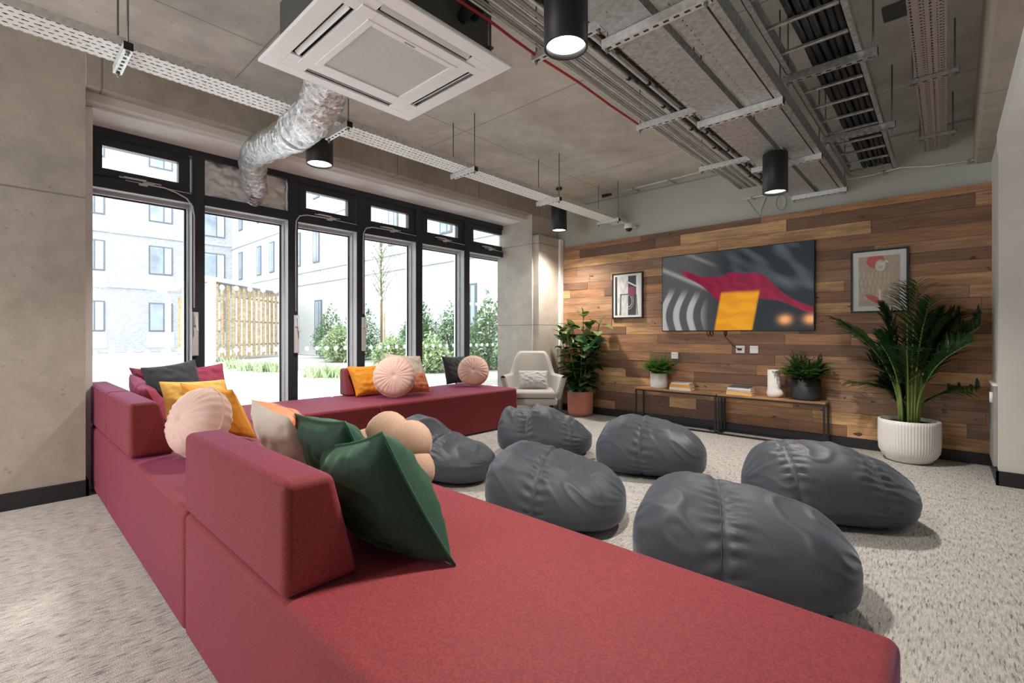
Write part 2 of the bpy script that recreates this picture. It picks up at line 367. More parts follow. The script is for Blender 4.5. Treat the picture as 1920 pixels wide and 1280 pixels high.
# reclaimed timber cladding, one mesh of individual boards
def cladding():
    mb = MB(); tone = []; z = .10; r = random.Random(3); heights = []
    while z < 2.5:
        h = min(r.choice((.105, .118, .118, .13)), 2.5-z)
        if 2.5-z-h < .06: h = 2.5-z
        x = .235
        x -= r.random()*1.0
        while x < 4.90:
            L = r.choice((.35, .6, .9, 1.2, 1.5, 1.8)); x0 = max(x, .235); x1 = min(x+L, 4.90)
            if x1-x0 > .02:
                d = r.random()*.008
                n0 = len(mb.f); mb.box(x0+.0012, x1-.0012, YB-.012-d, YB+.03, z+.0012, z+h-.0012); t = r.random(); tone += [t]*(len(mb.f)-n0)
            x += L
        z += h
    o = obj('timber_cladding', mb, 'clad'); a = o.data.attributes.new('tone', 'FLOAT', 'FACE')
    a.data.foreach_set('value', tone); o['kind'] = 'structure'; o.parent = bpy.data.objects['wall_back']; return o
cladding()
# ------------------------------------------------------------------ windows
YM = [.50, 1.276, 2.138, 2.926, 3.768, 4.609, 5.478]
for i in range(6):
    y0, y1 = YM[i], YM[i+1]; a = y0+(.0 if i == 0 else .05); b_ = y1-(.05 if i < 5 else .0)
    f = MB()
    f.box(-.62, XG, a, b_, 2.79, 2.855).box(-.62, XG, a, b_, 2.36, 2.455)          # head and transom
    if i < 5: f.box(-.62, XG, y1-.05, y1+.05, 0, 2.855)
    else: f.box(-.62, XG, y1-.02, y1, 0, 2.855)
    if i == 0: f.box(-.62, XG, a, a+.02, 0, 2.855)
    f.box(-.62, XG+.01, a, b_, 0, .07)
    w = struct('window_%d' % (i+1), f, 'frame', bevel=.004)
    # pale outer frame, glazing set back
    g = MB(); g.box(-.70, -.62, a, b_, 2.33, 2.40).box(-.70, -.62, a, b_, .02, .09)
    g.box(-.72, -.60, b_-.012, b_+.03, .02, 2.37).box(-.72, -.6, a-.03, a+.012, .02, 2.37)
    g.box(-.62, XG-.012, b_-.0015, b_, .07, 2.36).box(-.62, XG-.012, a, a+.0015, .07, 2.36).box(-.62, XG-.012, a, b_, 2.3585, 2.36)
    obj('outer_frame', g, 'alu', w)
    s_ = MB().box(-.675, -.665, b_-.026, b_-.012, .09, 2.33).box(-.675, -.665, a, b_, 2.318, 2.33)
    obj('gasket', s_, 'frame', w)
    p = MB().box(-.680, -.674, a, b_, .05, 2.36)
    n = int((b_-a)/.11)
    for z in (1.0, 1.62):
        for k in range(n):
            yy = a+(b_-a)*(k+.5)/n; p.add([(-.672, yy+.026*cos(t*pi/7), z+.026*sin(t*pi/7)) for t in range(14)], [tuple(range(14))], 1)
    obj('glass_pane', p, ['glass', 'dot'], w)
    if i != 1:
        c = MB()
        for (q0, q1, r0, r1) in ((a+.012, b_-.012, 2.46, 2.53), (a+.012, b_-.012, 2.715, 2.785), (a+.012, a+.10, 2.53, 2.715), (b_-.10, b_-.012, 2.53, 2.715)):
            c.box(-.60, -.525, q0, q1, r0, r1)
        cs = obj('casement', c, 'frame', w, bevel=.004)
        obj('casement_glass', MB().box(-.575, -.569, a+.09, b_-.09, 2.52, 2.72), 'glass', cs)
        m = (a+b_)/2
        h = MB().tube([(-.50, m-.16, 2.475), (-.50, m+.13, 2.47)], .006, 8).tube([(-.488, m-.12, 2.452), (-.488, b_-.01, 2.44)], .004, 8)
        h.box(-.50, -.48, m-.13, m+.02, 2.468, 2.482).box(-.505, -.478, m+.0, m+.075, 2.444, 2.462).box(-.5, -.48, m-.03, m+.03, 2.43, 2.446)
        obj('opener', h, 'pvc', cs)
    if i in (0, 2, 3):
        yc = b_+.012 if i == 0 else a-.03 
        m = (a+b_)/2; s1 = 1 if i == 0 else -1
        pts = [(-.487, m, 2.45), (-.487, m+s1*.15, 2.448), (-.487, yc-s1*.14, 2.425), (-.487, yc-s1*.06, 2.39), (-.487, yc-s1*.015, 2.33), (-.487, yc, 2.24), (-.487, yc, 1.4)]
        if i: pts[1] = (-.487, m-.1, 2.448); pts[2] = (-.487, yc+.12, 2.445); pts[3] = (-.487, yc+.04, 2.42); pts[4] = (-.487, yc+.005, 2.36)
        obj('conduit', MB().tube(pts, .0065, 8), 'pvc', w)
        k = MB().box(-.495, -.47, yc-.02, yc+.03, .96, 1.36)
        wb = obj('winder_box', k, 'alu', w, bevel=.005)
        k = MB().tube([(-.465, yc, 1.33), (-.43, yc, 1.33), (-.43, yc+.01, 1.2), (-.41, yc+.01, 1.19)], .007, 8).box(-.472, -.455, yc-.012, yc+.02, 1.24, 1.36)
        obj('crank_handle', k, 'pvc', wb)
    if i == 1:
        pn = MB()
        def fp(u, v, a=a, b_=b_):
            d = .02*noise.noise(Vector((u*9, v*6, 2)))+.012*noise.noise(Vector((u*25, v*16, 5)))
            return (-.545+d, a+.005+(b_-a-.01)*u, 2.46+.33*v)
        pn.grid(fp, 50, 26)
        obj('foil_panel', pn, 'foil_matt', w)
# ================================================================== SOFA
def softbox(x0, x1, y0, y1, z0, z1, mb=None, n=10):
    mb = mb or MB(); return mb.box(x0, x1, y0, y1, z0, z1)
def add_crown(o): pass
SH = .48
def section(label, loc, bx, back=None, sides=()):
    t = thing('sofa_section', label, 'sofa', loc, group='red modular sofa sections')
    x0, x1, y0, y1 = bx
    o = obj('base', MB().box(x0+.004, x1-.004, y0, y1, .012, SH), 'sofa', t, bevel=.028, bseg=5)
    for px in (x0+.12, x1-.12):
        for py in (y0+.12, y1-.12): obj('foot_pad', MB().lathe([(0, 0), (.03, 0), (.03, .014), (0, .014)], (px, py, 0), 16), 'black', t)
    if back:
        ax, a0, a1, o0, sgn = back
        pr = [(o0, SH+.002), (o0, SH+.30), (o0+sgn*.135, SH+.30), (o0+sgn*.21, SH+.002)]
        if ax == 1: pr = pr
        obj('backrest', MB().prism(pr, a0, a1, ax), 'sofa', t, bevel=.026, bseg=5)
    return t
section('long red sofa section by the window at the left corner, under the plum cushions', (.1, 1.5, 0), (-.40, .60, .487, 2.50), (0, -.40, .585, .487, 1))
section('window-side red sofa section with a short backrest behind a marigold cushion', (.1, 3.5, 0), (-.40, .60, 2.50, 4.47), (1, 2.60, 3.52, -.40, 1))
section('middle red sofa section of the near row, backrest beside the round blush cushion', (1.5, .9, 0), (.60, 2.465, .485, 1.36), (0, .60, 1.375, .485, 1))
section('nearest red sofa section at the bottom of the photo, holding the green cushions', (3.5, .9, 0), (2.465, 4.53, .485, 1.36), (0, 2.47, 3.385, .485, 1))
# ================================================================== CUSHIONS
def cushion(label, BL, BR, TR, TL, th=.13, mats=('orange',), name='cushion', group=None, seed=0, ears=.07, piping=None, split=False):
    BL, BR, TR, TL = map(Vector, (BL, BR, TR, TL)); c = (BL+BR+TR+TL)/4
    nrm = ((BR-BL).cross(TL-BL)).normalized(); n = 26; mb = MB(); r = random.Random(seed); ph = r.random()*10
    def P(u, v, s):
        a, b = 2*u-1, 2*v-1
        k = 1-ears*(1-b*b)*a*a*1.0; k2 = 1-ears*(1-a*a)*b*b
        uu, vv = (a*k+1)/2, (b*k2+1)/2
        p = BL*(1-uu)*(1-vv)+BR*uu*(1-vv)+TR*uu*vv+TL*(1-uu)*vv
        e = (1-abs(a)**2.3)*(1-abs(b)**2.3); t = th*(max(e, 0)**.55)
        rim = max(abs(a), abs(b))
        wr = .012*sin((a*3+b*5)*2.2+ph)*noise.noise(Vector((a*2+ph, b*2, 1)))+.010*noise.noise(Vector((a*5+ph, b*5, s)))
        # puckers running in from the seams
        wr += .006*sin(a*34+ph)*max(0, abs(b)-.6)*2.2*(1-abs(b))*3+.006*sin(b*30+ph)*max(0, abs(a)-.6)*2.2*(1-abs(a))*3
        return p+nrm*s*(t*.62+wr*min(1, (1-rim)*5)*1.2)
    mb.grid(lambda u, v: P(u, v, 1), n, n, 0, uv=True)
    mb.grid(lambda u, v: P(1-u, v, -1), n, n, len(mats)-1)
    o = obj(name, mb, list(mats), None, origin=c, sub=1)
    tag(o, label, 'cushion', group)
    if piping:
        e = [P(t/16, 0, 1) for t in range(16)]+[P(1, t/16, 1) for t in range(16)]+[P(1-t/16, 1, 1) for t in range(16)]+[P(0, 1-t/16, 1) for t in range(17)]
        pp = obj('piping', MB().tube([Vector(q)-c for q in e], .0045, 8), piping); pp.parent = o
    return o
def round_cushion(label, c, R0, nrm, th=.13, mat='pink', group=None, seed=0):
    c = Vector(c); nrm = Vector(nrm).normalized(); a = nrm.cross(Vector((0, 0, 1))).normalized(); b = a.cross(nrm); mb = MB(); r = random.Random(seed); ph = r.random()*6
    def P(u, v, s):
        t = 2*pi*u; rr = v; rad = R0*rr*(1+.012*sin(t*22+ph)*rr)
        h = th*.55*max(0, 1-rr**2.6)**.5*(1-.15*math.exp(-(rr/.10)**2))
        h += .006*sin(t*24+ph+2*noise.noise(Vector((cos(t)*3, sin(t)*3, ph))))*rr**2*(1-rr)*4
        h += .006*noise.noise(Vector((cos(t)*rr*4+ph, sin(t)*rr*4, s)))*(1-rr)*4*rr
        return c+a*rad*cos(t)+b*rad*sin(t)+nrm*s*h
    mb.grid(lambda u, v: P(u, v, 1), 96, 16, 0, closeu=True); mb.grid(lambda u, v: P(1-u, v, -1), 96, 16, 0, closeu=True)
    o = obj('round_cushion', mb, mat, None, origin=c); tag(o, label, 'cushion', group)
    e = [c+a*R0*1.004*cos(2*pi*k/60)+b*R0*1.004*sin(2*pi*k/60) for k in range(61)]
    pp = obj('piping', MB().tube([q-c for q in e], .005, 8), mat); pp.parent = o
    return o
cushion('nearest large forest green velvet cushion, slumped off the end of the near red backrest', (3.08, .88, .50), (3.55, .90, .485), (3.40, .755, .87), (2.985, .78, .76), .21, ('velvet_g',), 'velvet_cushion', seed=1, piping='piping')
cushion('forest green velvet cushion behind the nearest green one, corner peeking over the red backrest', (2.82, .95, .49), (3.18, .96, .49), (3.12, .79, .86), (2.745, .785, .845), .15, ('velvet_g',), 'velvet_cushion', seed=2, piping='piping')
cushion('oatmeal cushion with an orange banded front, between the near green and round blush cushions', (2.37, .75, .875), (2.79, .74, .845), (2.80, .97, .49), (2.36, .98, .49), .16, ('banded', 'cream'), 'banded_cushion', seed=3)
round_cushion('round blush velvet cushion on the near row, at the end of the middle red backrest', (1.55, .765, .67), .19, (.28, -.90, .33), .22, seed=4)
cushion('marigold velvet cushion leaning behind the round blush cushion of the near row', (.98, .93, .49), (1.36, 1.13, .49), (1.20, 1.04, .80), (.80, .84, .83), .14, ('orange',), 'velvet_cushion', seed=5)
cushion('honey yellow cushion on the corner seat, in front of the charcoal cushion', (.62, .80, .49), (.72, 1.22, .49), (.56, 1.18, .815), (.46, .79, .82), .13, ('yellow',), 'velvet_cushion', seed=6)
cushion('charcoal velvet cushion standing on the corner seat between plum cushions', (.26, .80, .52), (.22, 1.18, .52), (.10, 1.10, .955), (.12, .74, .905), .15, ('dgrey',), 'velvet_cushion', seed=7)
cushion('plum cushion right of the charcoal cushion, pointed corner raised toward the fence', (-.02, 1.0, .50), (-.02, 1.42, .50), (-.20, 1.385, .90), (-.22, .98, .86), .13, ('maroon',), 'plum_cushion', seed=8)
cushion('plum cushion left of the charcoal cushion, its upper corner furthest left in the photo', (-.16, .82, .50), (.06, 1.10, .50), (-.04, .98, .88), (-.36, .745, .885), .12, ('maroon',), 'plum_cushion', seed=9)
cushion('plum cushion folded in front of the other plum cushions, against the corner backrest', (-.12, .86, .49), (.42, .86, .49), (.36, .74, .76), (-.26, .735, .845), .13, ('maroon',), 'plum_cushion', seed=10)
cushion('marigold velvet cushion on the window-side seat, leaning on the short red backrest', (-.07, 2.62, .49), (-.04, 3.02, .49), (-.20, 3.00, .81), (-.20, 2.58, .81), .14, ('orange',), 'velvet_cushion', seed=11)
round_cushion('round blush cushion in front of the banded cushion on the window-side seat', (.26, 2.88, .71), .218, (.75, -.62, .22), .15, seed=12)
cushion('cream and orange banded cushion behind the round blush cushion on the window-side seat', (.16, 2.95, .49), (.20, 3.42, .49), (.04, 3.38, .905), (.02, 2.90, .955), .14, ('banded', 'cream'), 'banded_cushion', seed=13)
cushion('charcoal velvet cushion at the far end of the window-side seat, near the armchair', (-.30, 4.06, .49), (-.27, 4.45, .49), (-.37, 4.46, .86), (-.37, 4.03, .87), .14, ('dgrey',), 'velvet_cushion', seed=14)
round_cushion('round blush cushion at the far end of the window-side seat, before the charcoal cushion', (.05, 4.22, .685), .20, (.78, -.58, .25), .15, seed=15)
# petal cushion
def petal():
    c = Vector((2.965, 1.06, .650)); nrm = Vector((.45, -.80, .30)).normalized(); a = nrm.cross(Vector((0, 0, 1))).normalized(); b = a.cross(nrm); mb = MB()
    for k in range(6):
        t = 2*pi*k/6+.3; q = a*cos(t)+b*sin(t); pc = c+q*.095; s_ = q.cross(nrm)
        mb.grid(lambda u, v: pc+(q*cos(2*pi*u)*.105+s_*sin(2*pi*u)*.096)*sin(pi*v)**.8+nrm*cos(pi*v)*.068, 24, 14, 0, closeu=True)
    mb.grid(lambda u, v: c+(a*cos(2*pi*u)+b*sin(2*pi*u))*.06*sin(pi*v)+nrm*cos(pi*v)*.07, 20, 10, 0, closeu=True)
    tag(obj('petal_cushion', mb, 'tan', None, origin=c), 'tan flower-shaped cushion of puffed petals behind the nearest green cushion', 'cushion')
petal()
# ================================================================== BEANBAGS
def beanbag(label, c, L, Wd, H, ang, prof, seed=0, seams=(.33, .68)):
    r = random.Random(seed); ph = r.random()*20; mb = MB(); NU, NV = 150, 130
    def hp(s):
        for (a, ha), (b, hb) in zip(prof, prof[1:]):
            if s <= b:
                t = (s-a)/(b-a); t = t*t*(3-2*t); return ha+(hb-ha)*t
        return prof[-1][1]
    def P(u, v):
        s = (1-cos(pi*v))/2                           # along the bag
        t = 2*pi*u                                    # around
        e = max(1e-4, 1-abs(2*s-1)**4.4)**.5
        zm = .40*H*(.75+.25*hp(s)); h = zm+(H*hp(s)-zm)*e; bt = zm*(1-e**.45); w = Wd/2*e*(.94+.06*sin(3*s+ph))
        cx, cz = cos(t), sin(t)
        sx = math.copysign(abs(cx)**.82, cx); sz = math.copysign(abs(cz)**.85, cz)
        x = (s-.5)*L; y = w*sx*(1-.10*max(0, sz)); zc = zm
        z = zc+(h-zc)*sz if sz > 0 else zc+(zc-bt)*sz*1.0
        y += .03*sin(s*pi)*sz
        p = Vector((x, y, z)); nn = Vector((0, cx, sz)); 
        f = 0
        for sm in seams:
            d = s-(sm+.02*sin(t*2+ph)); near = math.exp(-(d/.022)**2); wide = math.exp(-(d/.075)**2)
            f -= .009*near; f += .0085*sin(t*30+ph*3+6*noise.noise(Vector((s*3, t, ph))))*wide*(1-near)
        f += .016*noise.noise(Vector((s*2.4+ph, cos(t)*1.3, sin(t)*1.3)))
        q = noise.noise(Vector((s*5+ph, cos(t)*2.2, sin(t)*2.2+s*3)))
        f += .008*(1-min(1, abs(q)*4))*max(0, sz+.3)
        for e_ in (0, 1):
            de = abs(s-e_); f += .004*sin(t*16+ph)*math.exp(-(de/.1)**2)
        p += nn*f*min(1, e*1.6)
        p.z = max(p.z, .004+.002*abs(cx)); return p
    mb.grid(P, NU, NV, 0, closeu=True)
    o = obj('beanbag', mb, 'bean', None, origin=(0, 0, 0)); o.location = c; o.rotation_euler[2] = ang
    tag(o, label, 'beanbag', 'slate grey beanbags on the carpet')
    for sm in seams:
        pts = [P(k/48, math.acos(1-2*sm)/pi) for k in range(0, 25)]
        q = obj('seam', MB().tube(pts, .0028, 6), 'bean', None); q.parent = o
    return o
A0 = R(42.5)
P1 = [(0, .90), (.12, 1.0), (.22, 1), (.5, .93), (.8, .83), (1, .74)]
beanbag('nearest slate grey beanbag, just beyond the front edge of the red sofa', (3.895, 2.295, 0), .93, .66, .475, A0-R(22), P1, 1, (.42,))
beanbag('slate grey beanbag nearest the tall palm in the white pot', (4.02, 3.60, 0), .96, .72, .45, A0-R(16), [(0, .85), (.12, .97), (.3, 1), (.55, .97), (.8, .84), (1, .72)], 2, (.26, .72))
beanbag('slate grey beanbag between the nearest one and the one beside the flower cushion', (2.78, 2.38, 0), .88, .66, .455, A0-R(20), [(0, .9), (.1, 1.0), (.2, 1), (.5, .90), (.8, .76), (1, .66)], 3, (.46,))
beanbag('rounded slate grey beanbag in the middle, in front of the low tables', (2.74, 3.76, 0), .90, .72, .45, A0-R(15), [(0, .8), (.12, .95), (.3, 1), (.55, .97), (.8, .86), (1, .72)], 4, (.42,))
beanbag('slate grey beanbag with a crumpled peak, in front of the grey armchair', (1.67, 3.67, 0), .93, .64, .47, A0-R(10), [(0, .9), (.08, 1.06), (.2, .88), (.33, .84), (.4, .96), (.5, .92), (.75, .74), (1, .5)], 5, (.36, .8))
beanbag('slate grey beanbag beside the flower cushion, its pointed top slumped left', (1.57, 2.46, 0), .90, .60, .47, A0-R(26), [(0, .9), (.1, 1.08), (.3, .98), (.5, .76), (.75, .62), (1, .52)], 6, (.52,))
# ================================================================== ARMCHAIR
def armchair():
    t = thing('armchair', 'pale grey upholstered armchair between the window-side sofa end and the rubber plant', 'armchair', (.47, 4.93, 0), R(42), local=True)
    # local: faces -y
    mb = MB()
    def shell(u, v, off):
        th = pi*(.02+.96*u)                    # sweep round the back from one arm to the other
        k = sin(th); top = .585+.31*max(0, min(1, (k-.58)/.30))**2*(3-2*max(0, min(1, (k-.58)/.30)))
        rx = .36+.07*v*(1-.8*k)+off; ry = .33+.05*v+off
        z = .30+(top-.30)*v
        yy = .02+ry*k*(1+.25*v*k)
        if k < .5: yy -= (.5-k)*.42
        return (rx*cos(th)*(1+.04*v), yy, z)
    mb.grid(lambda u, v: shell(u, v, 0), 48, 14); mb.grid(lambda u, v: shell(1-u, v, -.075), 48, 14)
    mb.grid(lambda u, v: Vector(shell(u, 1, 0)).lerp(Vector(shell(u, 1, -.075)), v)+Vector((0, 0, .028*sin(pi*v))), 48, 5)
    for e in (0, 1): mb.grid(lambda u, v: Vector(shell(e, u, 0)).lerp(Vector(shell(e, u, -.075)), v)+Vector((0, -.03*sin(pi*v), 0)), 12, 5)
    obj('backrest_shell', mb, 'chair', t, origin=(0, 0, 0))
    obj('seat_base', MB().box(-.31, .31, -.30, .30, .24, .33), 'chair', t, bevel=.035, bseg=4, origin=(0, 0, 0))
    obj('seat_cushion', MB().box(-.285, .285, -.325, .27, .335, .42), 'chair', t, bevel=.04, bseg=5, origin=(0, 0, 0))
    for sx in (-1, 1):
        for sy in (-1, 1):
            obj('leg', MB().tube([(sx*.23, sy*.2, .26), (sx*.28, sy*.26, .0)], [.02, .011], 12), 'black', t, origin=(0, 0, 0))
    cz = t.matrix_basis
    def Wp(x, y, z):
        m = Matrix.Translation((.47, 4.93, 0)) @ Matrix.Rotation(R(42), 4, 'Z'); return m @ Vector((x, y, z))
    cushion('light grey lumbar cushion resting on the pale grey armchair', Wp(-.20, -.02, .43), Wp(.21, -.02, .43), Wp(.21, .13, .66), Wp(-.20, .13, .66), .12, ('chaircush',), 'lumbar_cushion', seed=20)
armchair()
# ================================================================== PLANTS
def leaf(mb, p, d, up, L, Wd, droop=.3, n=6, mi=0, prof=None, fold=.15):
    p = Vector(p); d = Vector(d).normalized(); side = d.cross(Vector(up)); side = side.normalized() if side.length > 1e-3 else Vector((1, 0, 0)); nn = side.cross(d)
    vs = []
    for i in range(n+1):
        t = i/n; w = Wd*.5*(prof(t) if prof else sin(pi*min(1, t**.8*.97+.03))**.75)
        c = p+d*L*t*(1-.15*droop*t)-Vector((0, 0, 1))*droop*L*t*t*.6
        vs += [c-side*w+nn*w*fold, c, c+side*w+nn*w*fold]
    fs = []
    for i in range(n):
        a = i*3; fs += [(a, a+1, a+4, a+3), (a+1, a+2, a+5, a+4)]
    mb.add(vs, fs, mi, True)
def rubber_plant():
    c = (.71, 5.70, 0); t = thing('potted_rubber_plant', 'bushy variegated rubber plant in a terracotta pink pot, in the corner by the armchair', 'plant', c)
    pr = [(0, .0), (.13, .0), (.165, .015), (.18, .06), (.186, .34), (.186, .35), (.172, .35), (.170, .30), (0, .30)]
    obj('pot', MB().lathe(pr, c, 48), 'terracotta', t)
    obj('soil', MB().lathe([(0, .315), (.168, .315)], c, 32), 'soil', t)
    r = random.Random(11); st = MB(); lf = MB()
    for k in range(12):
        a = 2*pi*k/12+r.random()*.5; rad = .08+.27*r.random(); h = .62+.40*r.random()+(.20 if k in (3, 8) else 0)
        pts = [(c[0]+.07*cos(a), c[1]+.05*sin(a), .31)]
        for i in range(1, 7):
            u = i/6; q = rad*u**1.2; pts.append((c[0]+.07*cos(a)+q*cos(a), min(5.78, c[1]+.05*sin(a)+q*sin(a)*.6), .31+(h)*u))
        st.tube(pts, [.011-.001*i for i in range(7)], 8)
        for j in range(19):
            u = .16+.84*min(1, j/17); i = min(5, int(u*6)); f = u*6-i; p = Vector(pts[i]).lerp(Vector(pts[i+1]), f)
            b = a+j*2.4+r.random()*.6; el = -.15+.9*u*r.random()+(.9 if j == 16 else 0)
            d = Vector((cos(b)*cos(el), sin(b)*cos(el)*.75-.12, sin(el)))
            if p.y+d.y*.30 > 5.84: d.y = -abs(d.y)*.4
            if p.x+d.x*.28 < .27: d.x = abs(d.x)*.3
            if p.y < 5.62 and p.x < .8: d.y = abs(d.y)*.3
            L = .19+.09*r.random(); var = r.random() < .25+.45*u*u
            leaf(lf, p, d, (0, 0, 1), L, L*.56, .35, 7, 1 if var and r.random() < .7 else 0, fold=.2)
    obj('stem', st, 'stem', t); obj('foliage', lf, ['leaf_dark', 'leaf_var'], t)
rubber_plant()
def palm():
    c = (4.345, 5.66, 0); t = thing('potted_palm', 'tall kentia palm in a ribbed white pot beside the right-hand framed print', 'plant', c)
    def rib(r, z, a): return r*(1+(.012*cos(a*64) if .07 < z < .36 and r > .19 else 0))
    pr = [(0, 0), (.14, 0), (.165, .01), (.17, .022), (.195, .05), (.218, .10), (.224, .18), (.224, .34), (.226, .375), (.215, .38), (.205, .375), (.205, .33), (0, .33)]
    obj('pot', MB().lathe(pr, c, 256, fn=rib), 'whitepot', t)
    obj('soil', MB().lathe([(0, .345), (.203, .345)], c, 32), 'soil', t)
    r = random.Random(5); st = MB(); lf = MB()
    for k in range(24):
        a = 2*pi*k/24*2.4+.2+r.random()*.5; bx = c[0]+.07*cos(a); by = c[1]+.06*sin(a)-.02
        H = (.62+.55*r.random()) if k > 3 else .28+.2*r.random(); out = .10+.40*r.random(); out *= (1.0 if k > 3 else 1.25)
        if k in (0, 1): a = (pi*.97, -.15)[k]; H = .42; out = .5
        if k in (6, 9): a = (2.9, .1)[k == 9]; H = 1.05; out = .55
        if k in (7, 12): out = .10; H = 1.28
        pts = []; n = 12
        dy = sin(a)*(.35 if sin(a) > 0 else .7)
        for i in range(n+1):
            u = i/n; q = out*(u**1.9); pts.append(Vector((min(bx+q*cos(a), 4.80), min(by+q*dy, 5.84), .34+H*(u**.8)-.45*out*max(0, u-.55)**1.5)))
        st.tube(pts, [.010*(1-.8*i/n)+.0015 for i in range(n+1)], 6)
        m = 21
        for j in range(m):
            u = .38+.62*j/(m-1); i = min(n-1, int(u*n)); f = u*n-i; p = pts[i].lerp(pts[i+1], f); tan = (pts[i+1]-pts[i]).normalized()
            sd = tan.cross(Vector((0, 0, 1))); sd = sd.normalized() if sd.length > .05 else Vector((sin(a), -cos(a), 0))
            for sgn in (-1, 1):
                d = tan*.75+sd*sgn*.75+Vector((0, -.08, .18))+Vector((r.uniform(-.1, .1), r.uniform(-.1, .1), r.uniform(-.1, .1)))
                L = (.36*sin(pi*(.12+.80*(j/(m-1))))+.06)*(.8 if k < 4 else 1)
                if p.y+d.normalized().y*L > 5.90: d.y = (5.88-p.y)/L*d.length*.4
                if p.x+d.normalized().x*L > 4.84: d.x = min(0, d.x)
                leaf(lf, p, d, (0, 0, 1), L, .029, .55, 5, 0, prof=lambda q: (1-q)**.6*(.35+.65*min(1, q*5)), fold=.3)
    obj('stem', st, 'stem', t); obj('foliage', lf, 'leaf_palm', t)
palm()
def fern(label, name, c, potr, poth, potmat, leafmat, spread, H, seed, nf=70, potlabel=None):
    t = thing(name, label, 'plant', c); r = random.Random(seed); lf = MB(); st = MB(); x, y, z = c
    pr = [(0, 0), (potr*.92, 0), (potr*.98, .012), (potr, .03), (potr, poth), (potr*.93, poth), (potr*.92, poth*.85), (0, poth*.85)]
    obj('pot', MB().lathe(pr, c, 48), potmat, t)
    obj('soil', MB().lathe([(0, poth*.88), (potr*.91, poth*.88)], c, 32), 'soil', t)
    for k in range(nf):
        a = r.random()*2*pi; out = spread*r.random()**.7; h = H*(.45+.55*r.random())*(1-.35*out/spread); pts = []; n = 6
        for i in range(n+1):
            u = i/n; yy = min(y+potr*.4*sin(a)+out*u**1.4*sin(a), YB-.07)
            pts.append(Vector((x+potr*.5*cos(a)+out*u**1.4*cos(a), yy, z+poth*.86+h*(u-.35*u**3*out/spread))))
        st.tube(pts, .0014, 4, caps=False)
        for j in range(13):
            u = .25+.75*j/12; i = min(n-1, int(u*n)); p = pts[i].lerp(pts[i+1], u*n-i); tan = (pts[i+1]-pts[i]).normalized(); sd = tan.cross(Vector((0, 0, 1)))
            sd = sd.normalized() if sd.length > .05 else Vector((1, 0, 0))
            for s_ in (-1, 1):
                d = tan*.5+sd*s_+Vector((r.uniform(-.3, .3), r.uniform(-.3, .3), r.uniform(-.1, .4))); L = .055*(1.15-u*.7)*(.8+.5*r.random())*(H/.3)
                if p.y+L > YB-.03: d.y = -abs(d.y)
                leaf(lf, p, d, (0, 0, 1), L, L*.34, .3, 3, 0, fold=.2)
    obj('stem', st, 'stem', t); obj('foliage', lf, leafmat, t); return t
TZ = .47
fern('bright green fern in a white cylinder pot on the left low table', 'potted_fern', (1.86, 5.80, TZ), .105, .19, 'whitepot', 'leaf_fern', .21, .32, 3, 130)
fern('dark green leafy plant in a charcoal pot on the right low table', 'potted_fern', (3.505, 5.79, TZ), .135, .215, 'blackpot', 'leaf_fern2', .24, .40, 4, 100)
# ================================================================== TABLES and what stands on them
def table(label, x0, x1, y0, y1):
    t = thing('low_table', label, 'table', ((x0+x1)/2, (y0+y1)/2, 0), group='low tables along the timber wall')
    obj('tabletop', MB().box(x0, x1, y0, y1, TZ-.022, TZ), 'tablewood', t, bevel=.003)
    q = .018; zz = TZ-.023
    for xa in (x0+.004, x1-q-.004):
        for ya in (y0+.004, y1-q-.004): obj('leg', MB().box(xa, xa+q, ya, ya+q, 0, zz), 'black', t)
    for ya in (y0+.004, y1-q-.004):
        for zb in (0, zz-q): obj('stretcher', MB().box(x0+.004+q, x1-q-.004, ya, ya+q, zb, zb+q), 'black', t)
    for xa in (x0+.004, x1-q-.004):
        for zb in (0, zz-q): obj('side_rail', MB().box(xa, xa+q, y0+q+.004, y1-q-.004, zb, zb+q), 'black', t)
table('left low table with wood top and black frame, under the white potted fern', 1.585, 2.622, 5.67, 5.905)
table('right low table with wood top and black frame, under the charcoal pot', 2.635, 3.70, 5.66, 5.905)
def book(label, c, L, Wd, H, rz, cover, group, z):
    t = thing('book', label, 'book', (c[0], c[1], z), rz, group, local=True)
    o = (0, 0, 0); e = .003
    obj('cover', MB().box(-L/2, L/2, -Wd/2, Wd/2, 0, e).box(-L/2, L/2, -Wd/2, Wd/2, H-e, H).box(-L/2, L/2, -Wd/2, -Wd/2+e, e, H-e), cover, t, origin=o)
    obj('pages', MB().box(-L/2+.004, L/2-.004, -Wd/2+e, Wd/2-.004, e, H-e), 'pages', t, origin=o); return t
for n_, c_ in (('pages', (.78, .72, .62)), ('bk_white', (.78, .76, .74)), ('bk_orange', (.80, .36, .06)), ('bk_yellow', (.82, .58, .20)), ('bk_tan', (.62, .45, .33)), ('bk_dark', (.06, .09, .12)), ('bk_pale', (.74, .70, .68))):
    M[n_] = simple(n_.replace('bk_', 'book_cover_'), c_, .6, var=.04)
z = TZ
for lb, h, cv, rz, L in (('white book at the bottom of the stack beside the white potted fern', .034, 'bk_white', .06, .26), ('orange book in the middle of the stack beside the white potted fern', .036, 'bk_orange', .02, .25), ('pale thin book on top of the orange one beside the white potted fern', .02, 'bk_pale', .10, .22)):
    book(lb, (2.17, 5.79), L, .17, h, rz, cv, 'books stacked on the left low table', z); z += h+.0005
z = TZ
